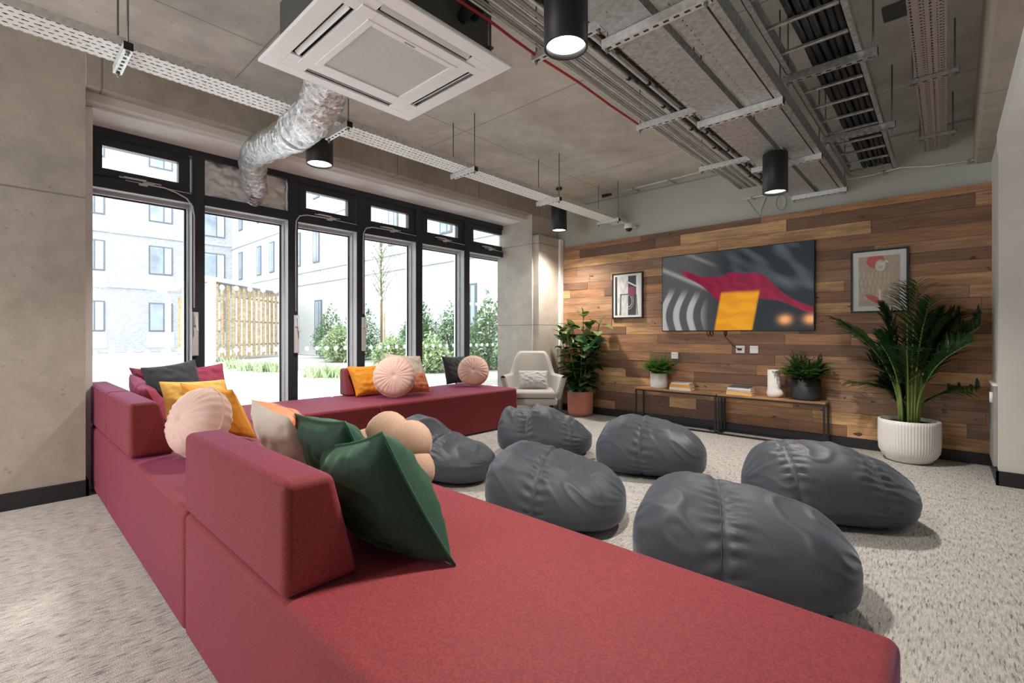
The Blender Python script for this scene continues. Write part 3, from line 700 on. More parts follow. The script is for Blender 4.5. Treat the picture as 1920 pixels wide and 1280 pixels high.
for lb, h, cv, rz, L in (('yellow book at the bottom of the stack on the right low table', .030, 'bk_yellow', .03, .27), ('tan book second from the bottom on the right low table', .026, 'bk_tan', -.02, .26), ('white book third up in the stack on the right low table', .024, 'bk_white', .05, .245), ('thin book with a dark picture cover topping the right stack', .012, 'bk_dark', .0, .22)):
    book(lb, (2.86, 5.79), L, .18, h, rz, cv, 'books stacked on the right low table', z); z += h+.0005
def vase():
    c = (3.205, 5.76, TZ); t = thing('vase', 'tall cream cylinder vase with a rolled foot, between the books and charcoal pot', 'vase', c)
    def fn(r, z, a): return r*(1+.55*max(0, cos(a+.2))**2*math.exp(-((z-.055)/.04)**2)) if r > .03 else r
    pr = [(0, 0), (.045, 0), (.062, .012), (.070, .045), (.064, .08), (.060, .10), (.060, .30), (.056, .302), (.054, .30), (.054, .12), (0, .11)]
    obj('body', MB().lathe(pr, c, 64, fn=fn), 'whitepot', t)
vase()
# ================================================================== TV, pictures, sockets
def picture(name, x0, x1, z0, z1, y, fn, nx, nz, mat, parent):
    """flat picture as a fine colour grid"""
    mb = MB(); cols = []
    for j in range(nz+1):
        for i in range(nx+1): mb.v.append((x0+(x1-x0)*i/nx, y, z0+(z1-z0)*j/nz)); cols += [*fn(i/nx, j/nz), 1]
    for j in range(nz):
        for i in range(nx): a = j*(nx+1)+i; mb.f.append([a, a+1, a+nx+2, a+nx+1]); mb.mi.append(0); mb.sm.append(False)
    o = obj(name, mb, mat, parent); c = o.data.color_attributes.new('pic', 'FLOAT_COLOR', 'POINT'); c.data.foreach_set('color', cols); return o
def nz_(x, y, s=0): return noise.noise(Vector((x, y, s)))
def mixc(a, b, t): t = max(0, min(1, t)); return tuple(p*(1-t)+q*t for p, q in zip(a, b))
def sst(a, b, x): t = max(0, min(1, (x-a)/(b-a))); return t*t*(3-2*t)
def tvimg(u, v):
    # abstract: blurred grey drapery at left, stormy teal dark at right, a maroon ribbon, an amber glow
    c = mixc((.10, .10, .10), (.020, .028, .034), sst(.15, .55, u))
    st = sst(-.2, .5, sin((u*1.0+.035*sin(v*7)-.05*v)*60))
    c = mixc(c, (.50, .50, .49), st*sst(.62, .40, v+u*.25)*sst(.36, .22, u)*.9)
    c = mixc(c, (.34, .34, .33), math.exp(-((u*.85+v-.83)/.030)**2)*sst(.40, .3, u)*.9)
    c = mixc(c, (.25, .25, .26), math.exp(-((u*.9+v-1.18)/.025)**2)*sst(.45, .3, u)*.7)
    cl = nz_(u*5+v*3, v*2.2-u*2, 3)*.5+.5*nz_(u*11+v*6, v*4, 7)
    c = mixc(c, (.17, .19, .22), max(0, cl)*1.6*sst(.3, .6, u)*sst(.25, .6, v))
    # ribbon
    yr = .92-.95*u if u < .42 else (.52+.10*sin((u-.42)*8)-.42*(u-.62)*(u > .62))
    wd = .045+.16*math.exp(-((u-.47)/.12)**2)+.11*math.exp(-((u-.70)/.09)**2)
    k = sst(wd, wd*.8, abs(v-yr+.04*(u > .42)))*sst(.12, .2, u)
    fold = .55+.45*sin(u*60+v*30+4*nz_(u*8, v*8))
    c = mixc(c, (.20+.10*fold, .012, .035+.02*fold), k)
    # amber panel
    a = sst(.135, .115, abs(u-.535-.10*(v-.2)))*sst(.50, .44, v)
    f2 = .5+.5*sin((v*34+u*9)+3*nz_(u*9, v*9))
    c = mixc(c, (.78+.1*f2, .30+.09*f2, .012), a)
    for lx in (.84, .985): c = mixc(c, (.95, .42, .16), 1.2*math.exp(-(((u-lx)/.035)**2+((v-.12)/.05)**2)))
    return c
def tv():
    t = thing('television', 'large wall-mounted television showing a dark picture with maroon and amber shapes', 'television', (2.715, YB-.02, 1.20))
    obj('casing', MB().box(1.862, 3.568, 5.885, 5.925, 1.196, 2.166), 'black', t, bevel=.004)
    obj('wall_mount', MB().box(2.4, 3.0, 5.924, 5.94, 1.4, 1.9), 'black', t)
    picture('screen', 1.873, 3.557, 1.208, 2.156, 5.8835, tvimg, 256, 144, M['screen'], t)
    for x in (2.42, 2.46, 2.62): obj('cable', MB().tube([(x, 5.92, 1.25), (x+.01, 5.915, 1.17), (x+.025, 5.92, 1.13), (x+.04, 5.925, 1.16), (x+.03, 5.93, 1.22)], .004, 6), 'blackc', t)
M['screen'] = vcol('tv_picture', .30, .50); M['print'] = vcol('printed_paper', .5)
tv()
tag(obj('power_cable', MB().tube([(2.64, 5.922, 1.20), (2.65, 5.92, 1.12), (2.70, 5.915, 1.07), (2.74, 5.91, 1.02), (2.79, 5.905, .985)], .004, 6), 'blackc'), 'thin black cable from the television down to the left white socket', 'cable')
def framed(label, x0, x1, z0, z1, fn, mw, fw=.018):
    t = thing('framed_print', label, 'picture', ((x0+x1)/2, YB-.02, z0), group=None); y0, y1 = 5.905, 5.936
    obj('picture_frame', MB().box(x0, x1, y0, y1, z0, z0+fw).box(x0, x1, y0, y1, z1-fw, z1).box(x0, x0+fw, y0, y1, z0+fw, z1-fw).box(x1-fw, x1, y0, y1, z0+fw, z1-fw), 'black', t)
    obj('mount_board', MB().box(x0+fw, x1-fw, y0+.008, y1, z0+fw, z1-fw), 'bk_white', t)
    picture('artwork', x0+fw+mw, x1-fw-mw, z0+fw+mw, z1-fw-mw, y0+.0065, fn, 90, 120, M['print'], t)
def art1(u, v):
    c = (.80, .80, .78)
    if u < .10: c = (.03, .03, .03)
    if .54 < u < .86: c = (.05, .05, .055)
    if .10 < u < .54:
        c = mixc((.78, .78, .77), (.45, .45, .45), .5+.7*nz_(u*9, v*6))
        if v < .52 and abs(u-.22-.05*v) < .035: c = (.18, .18, .18)
        if abs(v-.53) < .012 and u > .2: c = (.06, .06, .06)
    if .54 < u < .86:
        d = math.hypot((u-.56)*1.3, (v-.36)*1.2); 
        if .16 < d < .19 or .24 < d < .26: c = (.45, .45, .45)
        if .48 < v < .72 and math.hypot(u-.68, (v-.6)*.9) < .14: c = (.25, .05, .10)
        if abs(v-(.84-.35*(u-.54))) < .018: c = (.8, .85, .82)
    if u >= .86 and v < .52 and abs(u-.86-.1*(.52-v)) < .03: c = (.3, .3, .3)
    return c
def art2(u, v):
    c = mixc((.56, .46, .34), (.50, .40, .32), .5+nz_(u*3, v*3)); 
    if .12 < v < .70 and u < .78:
        row = int((v-.12)/.145); s_ = sin(u*(46+row*5)+row*2+2*nz_(u*6, row))*(.6+.4*sin(v*43))
        c = mixc(c, (.66, .60, .40), .75*sst(.1, .5, s_))
    d = math.hypot((u-.42)*1.0, (v-.90)*1.6)
    if d < .22 and not (math.hypot(u-.54, (v-.82)*1.3) < .14): c = (.66, .13, .14)
    if math.hypot(u-.54, (v-.80)*1.1) < .12: c = mixc((.68, .54, .42), (.80, .75, .68), .5+1.5*nz_(u*20, v*20))
    if abs(u-.62-.25*(v-.8)) < .1 and abs(v-.855-.03*sin(u*30)) < .018: c = (.85, .80, .70)
    if abs((v-.13)+(u-.42)*.35) < .07*max(0, 1-abs(u-.40)/.24)**.5: c = (.66, .14, .15)
    if abs(u-.52) < .028 and .12 < v < .33: c = (.86, .76, .58)
    return c
framed('small black-framed monochrome print between the rubber plant and the television', 1.108, 1.578, 1.38, 2.012, art1, .028)
framed('larger black-framed print with red shapes and pale lettering, right of the television', 3.878, 4.335, 1.373, 2.00, art2, .048)
def socket(label, x0, x1, z0, z1, plug=False):
    t = thing('wall_socket', label, 'socket', ((x0+x1)/2, 5.93, z0), group='white sockets on the timber wall')
    obj('face_plate', MB().box(x0, x1, 5.912, 5.945, z0, z1), 'white', t, bevel=.003)
    cx = (x0+x1)/2; k = MB()
    for sx in (-1, 1): k.box(cx+sx*.022-.010, cx+sx*.022+.010, 5.9095, 5.9125, z1-.03, z1-.018)
    obj('switch', k, 'bk_pale', t)
    if plug: obj('plug', MB().box(cx-.025, cx+.02, 5.89, 5.912, (z0+z1)/2-.012, (z0+z1)/2+.012), 'black', t, bevel=.004)
socket('left white socket under the television, with a black plug in it', 2.765, 2.862, .94, 1.026, True)
socket('right white socket under the television, nothing plugged in', 2.920, 3.008, .94, 1.026)
socket('white socket partly hidden behind the fern in the white pot', 1.975, 2.065, .845, .93)
# ================================================================== CEILING SERVICES
# cassette air conditioner
def cassette():
    x0, x1, y0, y1, z = 1.905, 2.862, .94, 1.905, 2.60
    t = thing('air_conditioner', 'white square ceiling cassette air conditioner with a perforated centre grille', 'air conditioner', ((x0+x1)/2, (y0+y1)/2, z))
    cx, cy = (x0+x1)/2, (y0+y1)/2
    mb = MB(); S0 = (x1-x0)/2; pr = [(0, S0-.002), (.004, S0), (.02, S0), (.045, S0-.06)]
    vs = []
    for dz, s_ in [(0, S0-.004), (.004, S0), (.018, S0), (.05, S0-.07)]:
        vs += [(cx-s_, cy-s_, z+dz), (cx+s_, cy-s_, z+dz), (cx+s_, cy+s_, z+dz), (cx-s_, cy+s_, z+dz)]
    fs = [(i*4+k, i*4+(k+1) % 4, i*4+4+(k+1) % 4, i*4+4+k) for i in range(3) for k in range(4)]+[(12, 13, 14, 15)]
    mb.add(vs, fs)
    # face as a frame of boxes leaving four long vane slots around the centre
    g = .30; so = .395; e = .006
    def ring(a, b_, za, zb): mb.box(cx-b_, cx+b_, cy-b_, cy-a, za, zb).box(cx-b_, cx+b_, cy+a, cy+b_, za, zb).box(cx-b_, cx-a, cy-a, cy+a, za, zb).box(cx+a, cx+b_, cy-a, cy+a, za, zb)
    ring(so, S0-.004, z, z+.012); ring(.255, .335, z-.006, z+.012)
    for sx in (-1, 1):
        for sy in (-1, 1): xa, xb = sorted((cx+sx*.335, cx+sx*so)); ya, yb = sorted((cy+sy*.27, cy+sy*so)); mb.box(xa, xb, ya, yb, z, z+.012); xa, xb = sorted((cx+sx*.27, cx+sx*.335)); ya, yb = sorted((cy+sy*.335, cy+sy*so)); mb.box(xa, xb, ya, yb, z, z+.012)
    obj('fascia', mb, 'white', t, bevel=.002)
    for k in range(4):
        q = MB().box(-.26, .26, .342, .352, .015, .03).box(-.265, .265, .337, .393, .028, .034)
        ang = k*pi/2; rot = Matrix.Rotation(ang, 4, 'Z')
        q.v = [tuple(Vector((cx, cy, z))+rot @ Vector(v)) for v in q.v]
        obj('air_slot', q, 'shadow_gap', t)
        q = MB().box(-.262, .262, -.013, .013, -.002, .002); tilt = Matrix.Rotation(R(38), 4, 'X')
        q.v = [tuple(Vector((cx, cy, z))+rot @ (Vector((0, .366, .008))+tilt @ Vector(v))) for v in q.v]
        obj('vane', q, 'white', t)
    q = MB().box(cx-.255, cx+.255, cy-.255, cy+.255, z-.003, z+.004)
    gr = obj('grille', q, 'grille', t)
    obj('grille_frame', MB().box(cx-.27, cx+.27, cy-.27, cy-.235, z-.010, z-.002).box(cx-.27, cx+.27, cy+.235, cy+.27, z-.010, z-.002).box(cx-.27, cx-.235, cy-.235, cy+.235, z-.010, z-.002).box(cx+.235, cx+.27, cy-.235, cy+.235, z-.010, z-.002), 'white', t, bevel=.003)
    obj('badge', MB().box(cx+.245, cx+.258, cy-.06, cy+.0, z-.0112, z-.0098), 'greyc', t)
    body = MB().box(cx-.40, cx+.40, cy-.40, cy+.40, z+.035, 2.92)
    obj('casing', body, 'ac_dark', t, bevel=.01)
    for sx, sy in ((-1, -1), (1, -1), (-1, 1), (1, 1)):
        obj('hanger_rod', MB().tube([(cx+sx*.43, cy+sy*.34, ZC), (cx+sx*.43, cy+sy*.34, z+.06)], .005, 8).box(cx+sx*.43-.03, cx+sx*.43+.03, cy+sy*.34-.012, cy+sy*.34+.012, z+.055, z+.065).lathe([(0, -.01), (.01, -.01), (.01, .01), (0, .01)], (cx+sx*.43, cy+sy*.34, z+.05), 8), 'screw', t)
    for dy, dz in ((.18, .0), (.26, .05)):
        obj('refrigerant_pipe', MB().tube([(cx+.39, cy+dy, 2.76+dz), (cx+.46, cy+dy, 2.78+dz), (cx+.52, cy+dy, 2.84+dz), (cx+.57, cy+dy+.02, 2.93+dz), (cx+.60, cy+dy+.03, 3.0+dz)], [.030, .030, .026, .03, .026], 14), 'tape', t)
    for k, yy in enumerate((cy-.1,)):
        pass
M['grille'] = perforated('white_dotted_grille', (.66, .66, .66), 0, [(.011, .011, .0032, .0032, .5, 0)], .6)
cassette()
# foil duct from the cassette to the foil panel in the second window
def duct():
    ctrl = [(1.975, 1.42, 2.80), (1.86, 1.42, 2.79), (1.66, 1.43, 2.70), (1.45, 1.45, 2.62), (1.15, 1.48, 2.63), (.75, 1.52, 2.68), (.35, 1.56, 2.75), (.0, 1.60, 2.80), (-.18, 1.63, 2.78), (-.28, 1.67, 2.70), (-.36, 1.71, 2.60), (-.47, 1.75, 2.53), (-.55, 1.76, 2.52)]
    ctrl = [Vector(c) for c in ctrl]; pts = []
    for i in range(len(ctrl)-1):
        p0, p1, p2, p3 = ctrl[max(i-1, 0)], ctrl[i], ctrl[i+1], ctrl[min(i+2, len(ctrl)-1)]
        for k in range(14):
            t = k/14; pts.append(.5*((2*p1)+(-p0+p2)*t+(2*p0-5*p1+4*p2-p3)*t*t+(-p0+3*p1-3*p2+p3)*t**3))
    rad = []
    for i, p in enumerate(pts):
        u = i/len(pts); r0 = .135-.03*u; r0 *= .8 if u > .86 else 1
        if u < .38: r0 += .006*sin(i*2.2)
        r0 += .008*nz_(i*.35, 0, 4); rad.append(r0)
    mb = MB(); seg = 28; mb.tube(pts, rad, seg)
    mb.v = [tuple(Vector(v)+Vector((noise.noise(Vector(v)*9), noise.noise(Vector(v)*9+Vector((5, 5, 5))), noise.noise(Vector(v)*9+Vector((9, 1, 4)))))*.018+Vector((noise.noise(Vector(v)*26), noise.noise(Vector(v)*26+Vector((5, 5, 5))), noise.noise(Vector(v)*26+Vector((9, 1, 4)))))*.008) for v in mb.v]
    t = thing('flexible_duct', 'crumpled silver foil duct from the air conditioner to the window panel', 'duct', (1.4, 1.45, 2.6))
    obj('duct_sleeve', mb, 'foil', t)
    for i in (int(len(pts)*.34), int(len(pts)*.03)):
        p = pts[i]; d = (pts[i+2]-pts[i]).normalized(); obj('duct_clip', MB().tube([p-d*.012, p+d*.012], rad[i]+.012, 32), 'galv_l', t)
duct()
# pendant cylinder lamps
def lamp(label, loc, k=1.0, stem=.22):
    t = thing('pendant_lamp', label, 'lamp', loc, group='black cylinder downlights', local=True); o = (0, 0, 0); r = .107*k; H = .37*k
    obj('housing', MB().lathe([(.0, H), (r-.003, H), (r, H-.005), (r, 0), (r-.004, -.002), (r-.009, 0), (r-.009, .03), (r-.015, H*.9)], (0, 0, 0), 48), 'black', t, origin=o)
    obj('reflector', MB().lathe([(r*.92, .012), (r*.87, .03), (r*.65, .09*k), (r*.42, .12*k), (0, .122*k)], (0, 0, 0), 48), 'lampcone', t, origin=o)
    obj('led_disc', MB().lathe([(0, .035), (r*.82, .035), (r*.82, .037), (0, .037)], (0, 0, 0), 40), 'lamp', t, origin=o)
    obj('stem', MB().tube([(0, 0, H), (0, 0, H+stem)], .008, 10).lathe([(0, H+stem-.02), (.04, H+stem-.02), (.04, H+stem)], (0, 0, 0), 24), 'black', t, origin=o)
    l = bpy.data.lights.new('downlight_beam', 'SPOT'); l.energy = LAMP_W; l.spot_size = R(128); l.spot_blend = .9; l.shadow_soft_size = .08; l.color = (1, .92, .83)
    lo = bpy.data.objects.new('downlight_beam', l); COL.objects.link(lo); lo.parent = t; lo.location = (0, 0, -.01); return t
M['lampcone'] = simple('white_lamp_reflector', (.9, .9, .9), .3, var=0)
lamp('large black cylinder lamp at the top centre, in front of the cable trays', (3.475, 1.547, 2.30), .82, .04)
lamp('black cylinder lamp behind the foil duct, above the third window', (.665, 1.87, 2.60))
lamp('black cylinder lamp above the television, under the pierced trays', (3.57, 4.30, 2.31), .86, .015)
lamp('black cylinder lamp in the corner, beside the end of the white tray', (.63, 5.30, 2.60))
for p, lb in (((.66, -1.5, 2.6), 'added black cylinder fill lamp, unseen behind the viewer by the left wall'), ((3.0, -1.5, 2.5), 'added black cylinder fill lamp, unseen behind the viewer, in the middle'), ((5.8, -1.5, 2.30), 'added black cylinder fill lamp, unseen behind the viewer at the right')):  # unseen lamps added behind the viewer to brighten the room
    lamp(lb, p, .82, .05 if p[0] == 5.8 else .22)
# trays
def tray(name, label, x0, x1, y0, y1, z, h, mat, group=None, edge='galv'):
    t = thing(name, label, 'cable tray', ((x0+x1)/2, (y0+y1)/2, z), group=group)
    q = MB().box(x0, x1, y0, y1, z, z+.002)
    obj('tray_bed', q, mat, t, origin=((x0+x1)/2, (y0+y1)/2, z))
    obj('tray_edge', MB().box(x0, x0+.002, y0, y1, z+.002, z+h).box(x0, x0+.012, y0, y1, z+h, z+h+.002), edge, t)
    obj('tray_edge', MB().box(x1-.002, x1, y0, y1, z+.002, z+h).box(x1-.012, x1, y0, y1, z+h, z+h+.002), edge, t); return t
def bracket(label, x0, x1, y, z, mat='galv_l', rods=True, group=None, h=.041):
    t = thing('trapeze_bracket', label, 'bracket', ((x0+x1)/2, y, z), group=group)
    m = MB().box(x0, x1, y-.0205, y+.0205, z-.003, z).box(x0, x1, y-.0205, y-.0175, z-h, z-.003).box(x0, x1, y+.0175, y+.0205, z-h, z-.003).box(x0, x1, y-.0205, y+.0205, z-h-.002, z-h)
    n = int((x1-x0)/.05)
    for k in range(n): m.box(x0+.02+k*.05, x0+.046+k*.05, y-.0075, y+.0075, z-h-.0026, z-h-.002, 1)
    obj('channel', m, [mat, 'shadow_gap'], t)
    obj('end_cap', MB().box(x1, x1+.003, y-.021, y+.021, z-h, z), 'black', t)
    if rods:
        for x in (x0+.02, x1-.02):
            obj('threaded_rod', MB().tube([(x, y, ZC), (x, y, z-h-.025)], .005, 8).lathe([(0, -.004), (.011, -.004), (.011, .006), (0, .006)], (x, y, z-h-.008), 6, smooth=False), 'screw', t)
    return t
tray('cable_tray', 'white perforated cable tray running along above the windows', 1.105, 1.335, -2.8, 5.93, 2.705, .045, 'perf_w', edge='galv_l')
for y, lb in ((-.79, 'behind the viewer'), (.48, 'nearest the left edge of the photo'), (1.745, 'just right of the foil duct'), (3.0, 'above the middle of the windows'), (4.30, 'beside the corner lamp'), (5.60, 'next to the white dome camera')):
    bracket('slotted zinc bracket under the white tray, '+lb, 1.06, 1.40, y, 2.703, group='brackets of the white tray')
for x0, z0, n_, gp, w_ in ((1.13, 2.722, 5, 'dark rods added inside the white tray', .042), (4.465, 2.892, 4, 'dark rods added inside the dull tray', .037)):  # dark rods added so the tray holes look shaded
    for k in range(n_):
        tag(obj('tray_shade_rod', MB().tube([(x0+k*w_, -2.7, z0), (x0+k*w_, 5.9, z0)], .0148, 8), 'blackc'), 'added dark rod inside the '+gp.split(' the ')[1]+', standing in for shade behind its holes', 'cable', gp)
# central cable bundle on its own brackets
for y, lb in ((.85, 'behind the viewer'), (2.10, 'behind the large front lamp'), (3.35, 'in mid ceiling'), (4.60, 'left of the lamp above the television')):
    bracket('zinc bracket carrying the red and grey cable bundle, '+lb, 2.845, 3.30, y, 2.765, group='brackets of the cable bundle')
    bracket('zinc bracket under the galvanised trays, '+lb, 3.31, 3.845, y, 2.645, group='brackets of the galvanised trays')
    if y > 1: bracket('dull bracket under the cable ladder, '+lb.replace('in mid ceiling', 'nearer the camera').replace('behind the large front lamp', 'at the top edge').replace('left of the lamp above the television', 'nearer the timber wall'), 3.85, 4.315, y, 2.765, 'galv', group='brackets of the cable ladder')
bracket('zinc bracket under the galvanised trays, against the rear wall above the television', 3.37, 3.86, 5.82, 2.645, group='brackets of the galvanised trays')
tag(obj('fire_alarm_cable', MB().tube([(2.875+.006*sin(k*1.3), -2.5+k*.2, 2.755-.006*abs(sin(k*.9))) for k in range(0, 30)], .0075, 8), 'redc'), 'red fire alarm cable clipped along the left of the cable bundle', 'cable')
for k in range(11):
    x = 2.905+k*.017; r0 = (.006, .007, .0055)[k % 3]
    tag(obj('grey_cable', MB().tube([(x+.004*sin(j*.8+k), -2.5+j*.3, 2.772+.004*(k % 2)) for j in range(28)], r0, 8), 'greyc' if k % 4 else 'galv_l'), 'thin grey cable in the ceiling bundle beside the red cable', 'cable', 'grey cables beside the red cable')
for k, (x, r0, m_) in enumerate(((3.115, .010, 'galv_l'), (3.145, .0125, 'blackc'), (3.178, .0125, 'galv_l'), (3.212, .011, 'blackc'))):
    t = tag(obj('conduit_pipe', MB().tube([(x, -2.5, 2.778), (x, 5.92, 2.778)], r0, 12), m_), ('slim zinc conduit left of the black pipes', 'left black pipe of the ceiling bundle', 'zinc conduit between the two black pipes', 'right black pipe of the ceiling bundle')[k], 'conduit')
    for j in range(9): c_ = obj('pipe_clip', MB().tube([(x, 1.2+j*.5+.07*k, 2.778), (x, 1.225+j*.5+.07*k, 2.778)], r0+.005, 12), 'black', t)
def basket():
    t = thing('wire_basket_tray', 'thin wire basket tray with a red junction hook, right of the black pipes', 'cable tray', (3.26, 2.5, 2.79)); w = MB()
    for x, z in ((3.235, 2.77), (3.285, 2.77), (3.285, 2.80), (3.285, 2.83)): w.tube([(x, -2.5, z), (x, 5.9, z)], .0022, 6)
    obj('long_wires', w, 'bark', t); w = MB()
    for k in range(80): y = -2.4+k*.1; w.tube([(3.225, y, 2.769), (3.285, y, 2.769), (3.285, y, 2.832)], .0018, 5)
    obj('cross_wires', w, 'bark', t)
    obj('red_hook', MB().tube([(3.23, 2.96, 2.80), (3.30, 2.96, 2.86), (3.30, 3.05, 2.86), (3.30, 3.05, 2.77)], .006, 8), 'redc', t)
basket()
tray('cable_tray', 'wide galvanised perforated tray on the left of the pair beside the cable bundle', 3.365, 3.585, -2.5, 5.93, 2.647, .05, 'perf_g', 'galvanised trays')
tray('cable_tray', 'narrower galvanised perforated tray on the right of the pair, beside the ladder', 3.632, 3.79, -2.5, 5.93, 2.647, .05, 'perf_g', 'galvanised trays')
tag(obj('steel_rail', MB().box(3.80, 3.842, -2.5, 5.93, 2.645, 2.74), 'galv', bevel=.003), 'long folded steel rail between the galvanised trays and the cable ladder', 'rail')
tray('cable_tray', 'dull brown-grey perforated tray near the right-hand concrete beam', 4.445, 4.602, -2.5, 5.93, 2.875, .055, 'perf_d')
for y, lb in ((1.7, 'behind the viewer'), (2.95, 'out of the top of the photo'), (4.20, 'nearer the camera'), (5.45, 'nearest the timber wall')):
    bracket('thin bracket under the dull perforated tray, '+lb, 4.41, 4.66, y, 2.872, 'galv', group='brackets of the dull tray', h=.025)
def ladder():
    t = thing('cable_ladder', 'steel cable ladder carrying thick black cables, right of the galvanised trays', 'cable ladder', (4.05, 3, 2.77)); z = 2.768
    for x, n in ((3.865, 0), (4.215, 1)):
        obj('side_rail', MB().box(x, x+.004, -2.5, 5.9, z, z+.10).box(x-.0 if n else x, x+.03, -2.5, 5.9, z, z+.003).box(x, x+.02, -2.5, 5.9, z+.10, z+.103), 'galv', t)
    for k in range(28):
        y = -2.3+k*.30; obj('rung', MB().box(3.869, 4.215, y-.010, y+.010, z+.012, z+.030), 'galv', t, bevel=.003)
ladder()
for k in range(6):
    x = 4.005+k*.038; r0 = .0185
    pts = [(x+.003*sin(j*.9+k*2), -2.4+j*.15, 2.824+(.014 if k in (3, 6) else 0)-.006*abs(sin(j*1.2+k))) for j in range(56)]
    tag(obj('power_cable', MB().tube(pts, r0, 10), 'blackc'), 'thick black power cable lying on the ceiling ladder rack', 'cable', 'black cables on the ladder')
for k in range(6):
    x = 3.99+k*.039; tag(obj('power_cable', MB().tube([(x, -2.4, 2.882), (x, 5.9, 2.882)], .0192, 10), 'blackc'), 'thick black power cable in the upper layer on the ladder rack', 'cable', 'black cables in the upper layer on the ladder')
# conduits near the rear wall
def conduit(label, pts, r0=.009, mat='pvc', clips=()):
    t = thing('conduit_pipe', label, 'conduit', pts[0]); obj('pipe', MB().tube(pts, r0, 10), mat, t)
    for c in clips: obj('saddle', MB().tube([(c[0]-.012, c[1], c[2]), (c[0]+.012, c[1], c[2])], r0+.006, 10).box(c[0]-.01, c[0]+.01, c[1], YB+.02, c[2]-.008, c[2]+.008), 'greyc', t)
    return t
t = conduit('bright conduit high on the rear wall, from the corner to the cable bundle', [(1.15, 5.80, 3.11), (2.2, 5.80, 3.13), (2.85, 5.80, 3.15)], clips=((1.5, 5.8, 3.117), (2.0, 5.8, 3.126), (2.5, 5.8, 3.14)))
obj('black_gland', MB().tube([(1.02, 5.80, 3.11), (1.10, 5.80, 3.11), (1.17, 5.80, 3.11)], [.026, .022, .014], 12), 'black', t)
conduit('bright conduit above the timber wall, passing behind the lamp to the right', [(2.83, 5.88, 2.73), (3.5, 5.88, 2.735), (4.05, 5.88, 2.74), (4.28, 5.88, 2.76), (4.5, 5.88, 2.72), (4.88, 5.88, 2.70)], .007, clips=((2.95, 5.88, 2.731), (4.15, 5.88, 2.748), (4.75, 5.88, 2.706)))
struct('deflection_shadow_line', MB().box(.1, 4.78, YB+.018, YB+.03, 3.10, 3.115), 'conc_beam')  # darker strip drawn for the shadow line at the wall head
tag(obj('hanging_cable', MB().tube([(2.90, 5.90, 2.72), (2.98, 5.90, 2.58), (3.04, 5.90, 2.50), (3.05, 5.90, 2.58), (3.10, 5.90, 2.71)], .006, 8), 'greyc'), 'grey cable hanging in a V above the television', 'cable')
tag(obj('cable_loop', MB().tube([(3.25+.05*cos(a*pi/10), 5.90, 2.62+.085*sin(a*pi/10)) for a in range(21)], .007, 8), 'greyc'), 'coiled grey cable loop hanging just under the rear lamp', 'cable')
def dome():
    c = (1.43, 5.80, 2.60); t = thing('dome_camera', 'white dome security camera on the rear wall at the end of the white tray', 'camera', c)
    obj('camera_base', MB().lathe([(0, .06), (.05, .06), (.058, .045), (.06, .0), (.052, -.01)], c, 32).box(c[0]-.02, c[0]+.02, c[1], YB+.03, c[2]+.03, c[2]+.058), 'white', t)
    obj('camera_dome', MB().lathe([(.046, -.005), (.042, -.025), (.028, -.044), (0, -.052)], c, 32), 'blackpot', t)
dome()
tag(obj('junction_box', MB().box(4.30, 4.43, 3.75, 3.90, ZC-.03, ZC-.0005), 'ac_dark', bevel=.004), 'small dark junction box on the ceiling between the ladder and the dull tray', 'box')
def cabinet():
    t = thing('wall_heater', 'narrow pale wall unit at the right end of the timber wall', 'heater', (4.88, 5.5, .1))
    obj('heater_body', MB().box(4.872, 4.893, 5.30, 5.75, .12, .75), 'greyc', t); obj('heater_top', MB().box(4.866, 4.894, 5.29, 5.76, .75, .768), 'white', t)
    obj('valve', MB().tube([(4.862, 5.32, .62), (4.862, 5.32, .70)], .012, 12), 'white', t)
cabinet()
# ================================================================== OUTSIDE
struct('ground', MB().box(-60, -.72, -40, 40, -.1, -.02), 'paving')
def building(label, name, wallmat, plane, rng, H, wins, courses):
    ax, pos = plane; t = thing(name, label, 'building', (pos, 0, 0) if ax == 0 else (0, pos, 0)); th = 1.0
    def bx(a0, a1, z0, z1, d0, d1, mb):
        if ax == 0: mb.box(pos+d0, pos+d1, a0, a1, z0, z1)
        else: mb.box(a0, a1, pos-d1, pos-d0, z0, z1)
        return mb
    obj('wall', bx(rng[0], rng[1], 0, H, -3, 0, MB()), wallmat, t)
    for z in courses: obj('string_course', bx(rng[0], rng[1], z, z+.14, 0, .12, MB()), 'panelg', t)
    for (a0, a1, z0, z1, panel) in wins:
        f = bx(a0, a1, z0, z1, -.2, .06, MB()); w = obj('window', f, 'extframe', t)
        g = MB(); m = a0+(a1-a0)*.62; bx(a0+.08, m-.04, z0+.08, z1-.08, .06, .065, g); bx(m+.04, a1-.08, z0+.08, z1-.08, .06, .065, g); obj('pane', g, 'extglass', w)
        if (a1-a0) > 1: obj('blind', bx(m+.06, a1-.10, z0+.1, z1-.1, .066, .075, MB()), 'blind', w)
        if panel: obj('panel', bx(a0-.1, a1+.1, z0-1.1, z0-.05, 0, .03, MB()), 'render' if panel == 1 else 'panelg', t)
    return t
building('grey brick apartment block seen through the two left windows', 'apartment_block', 'brick', (0, -35.4), (-25, 12.2), 16,
         [(y, y+1.35, z, z+1.95, 1) for z in (1.4, 5.3, 8.9, 12.6) for y in (-8, -3.4, .2, 3.45, 7.08)]+[(10.2, 11.7, z, z+2.3, 0) for z in (1.4, 4.9, 8.4, 12)], (4.25, 7.8, 11.5))
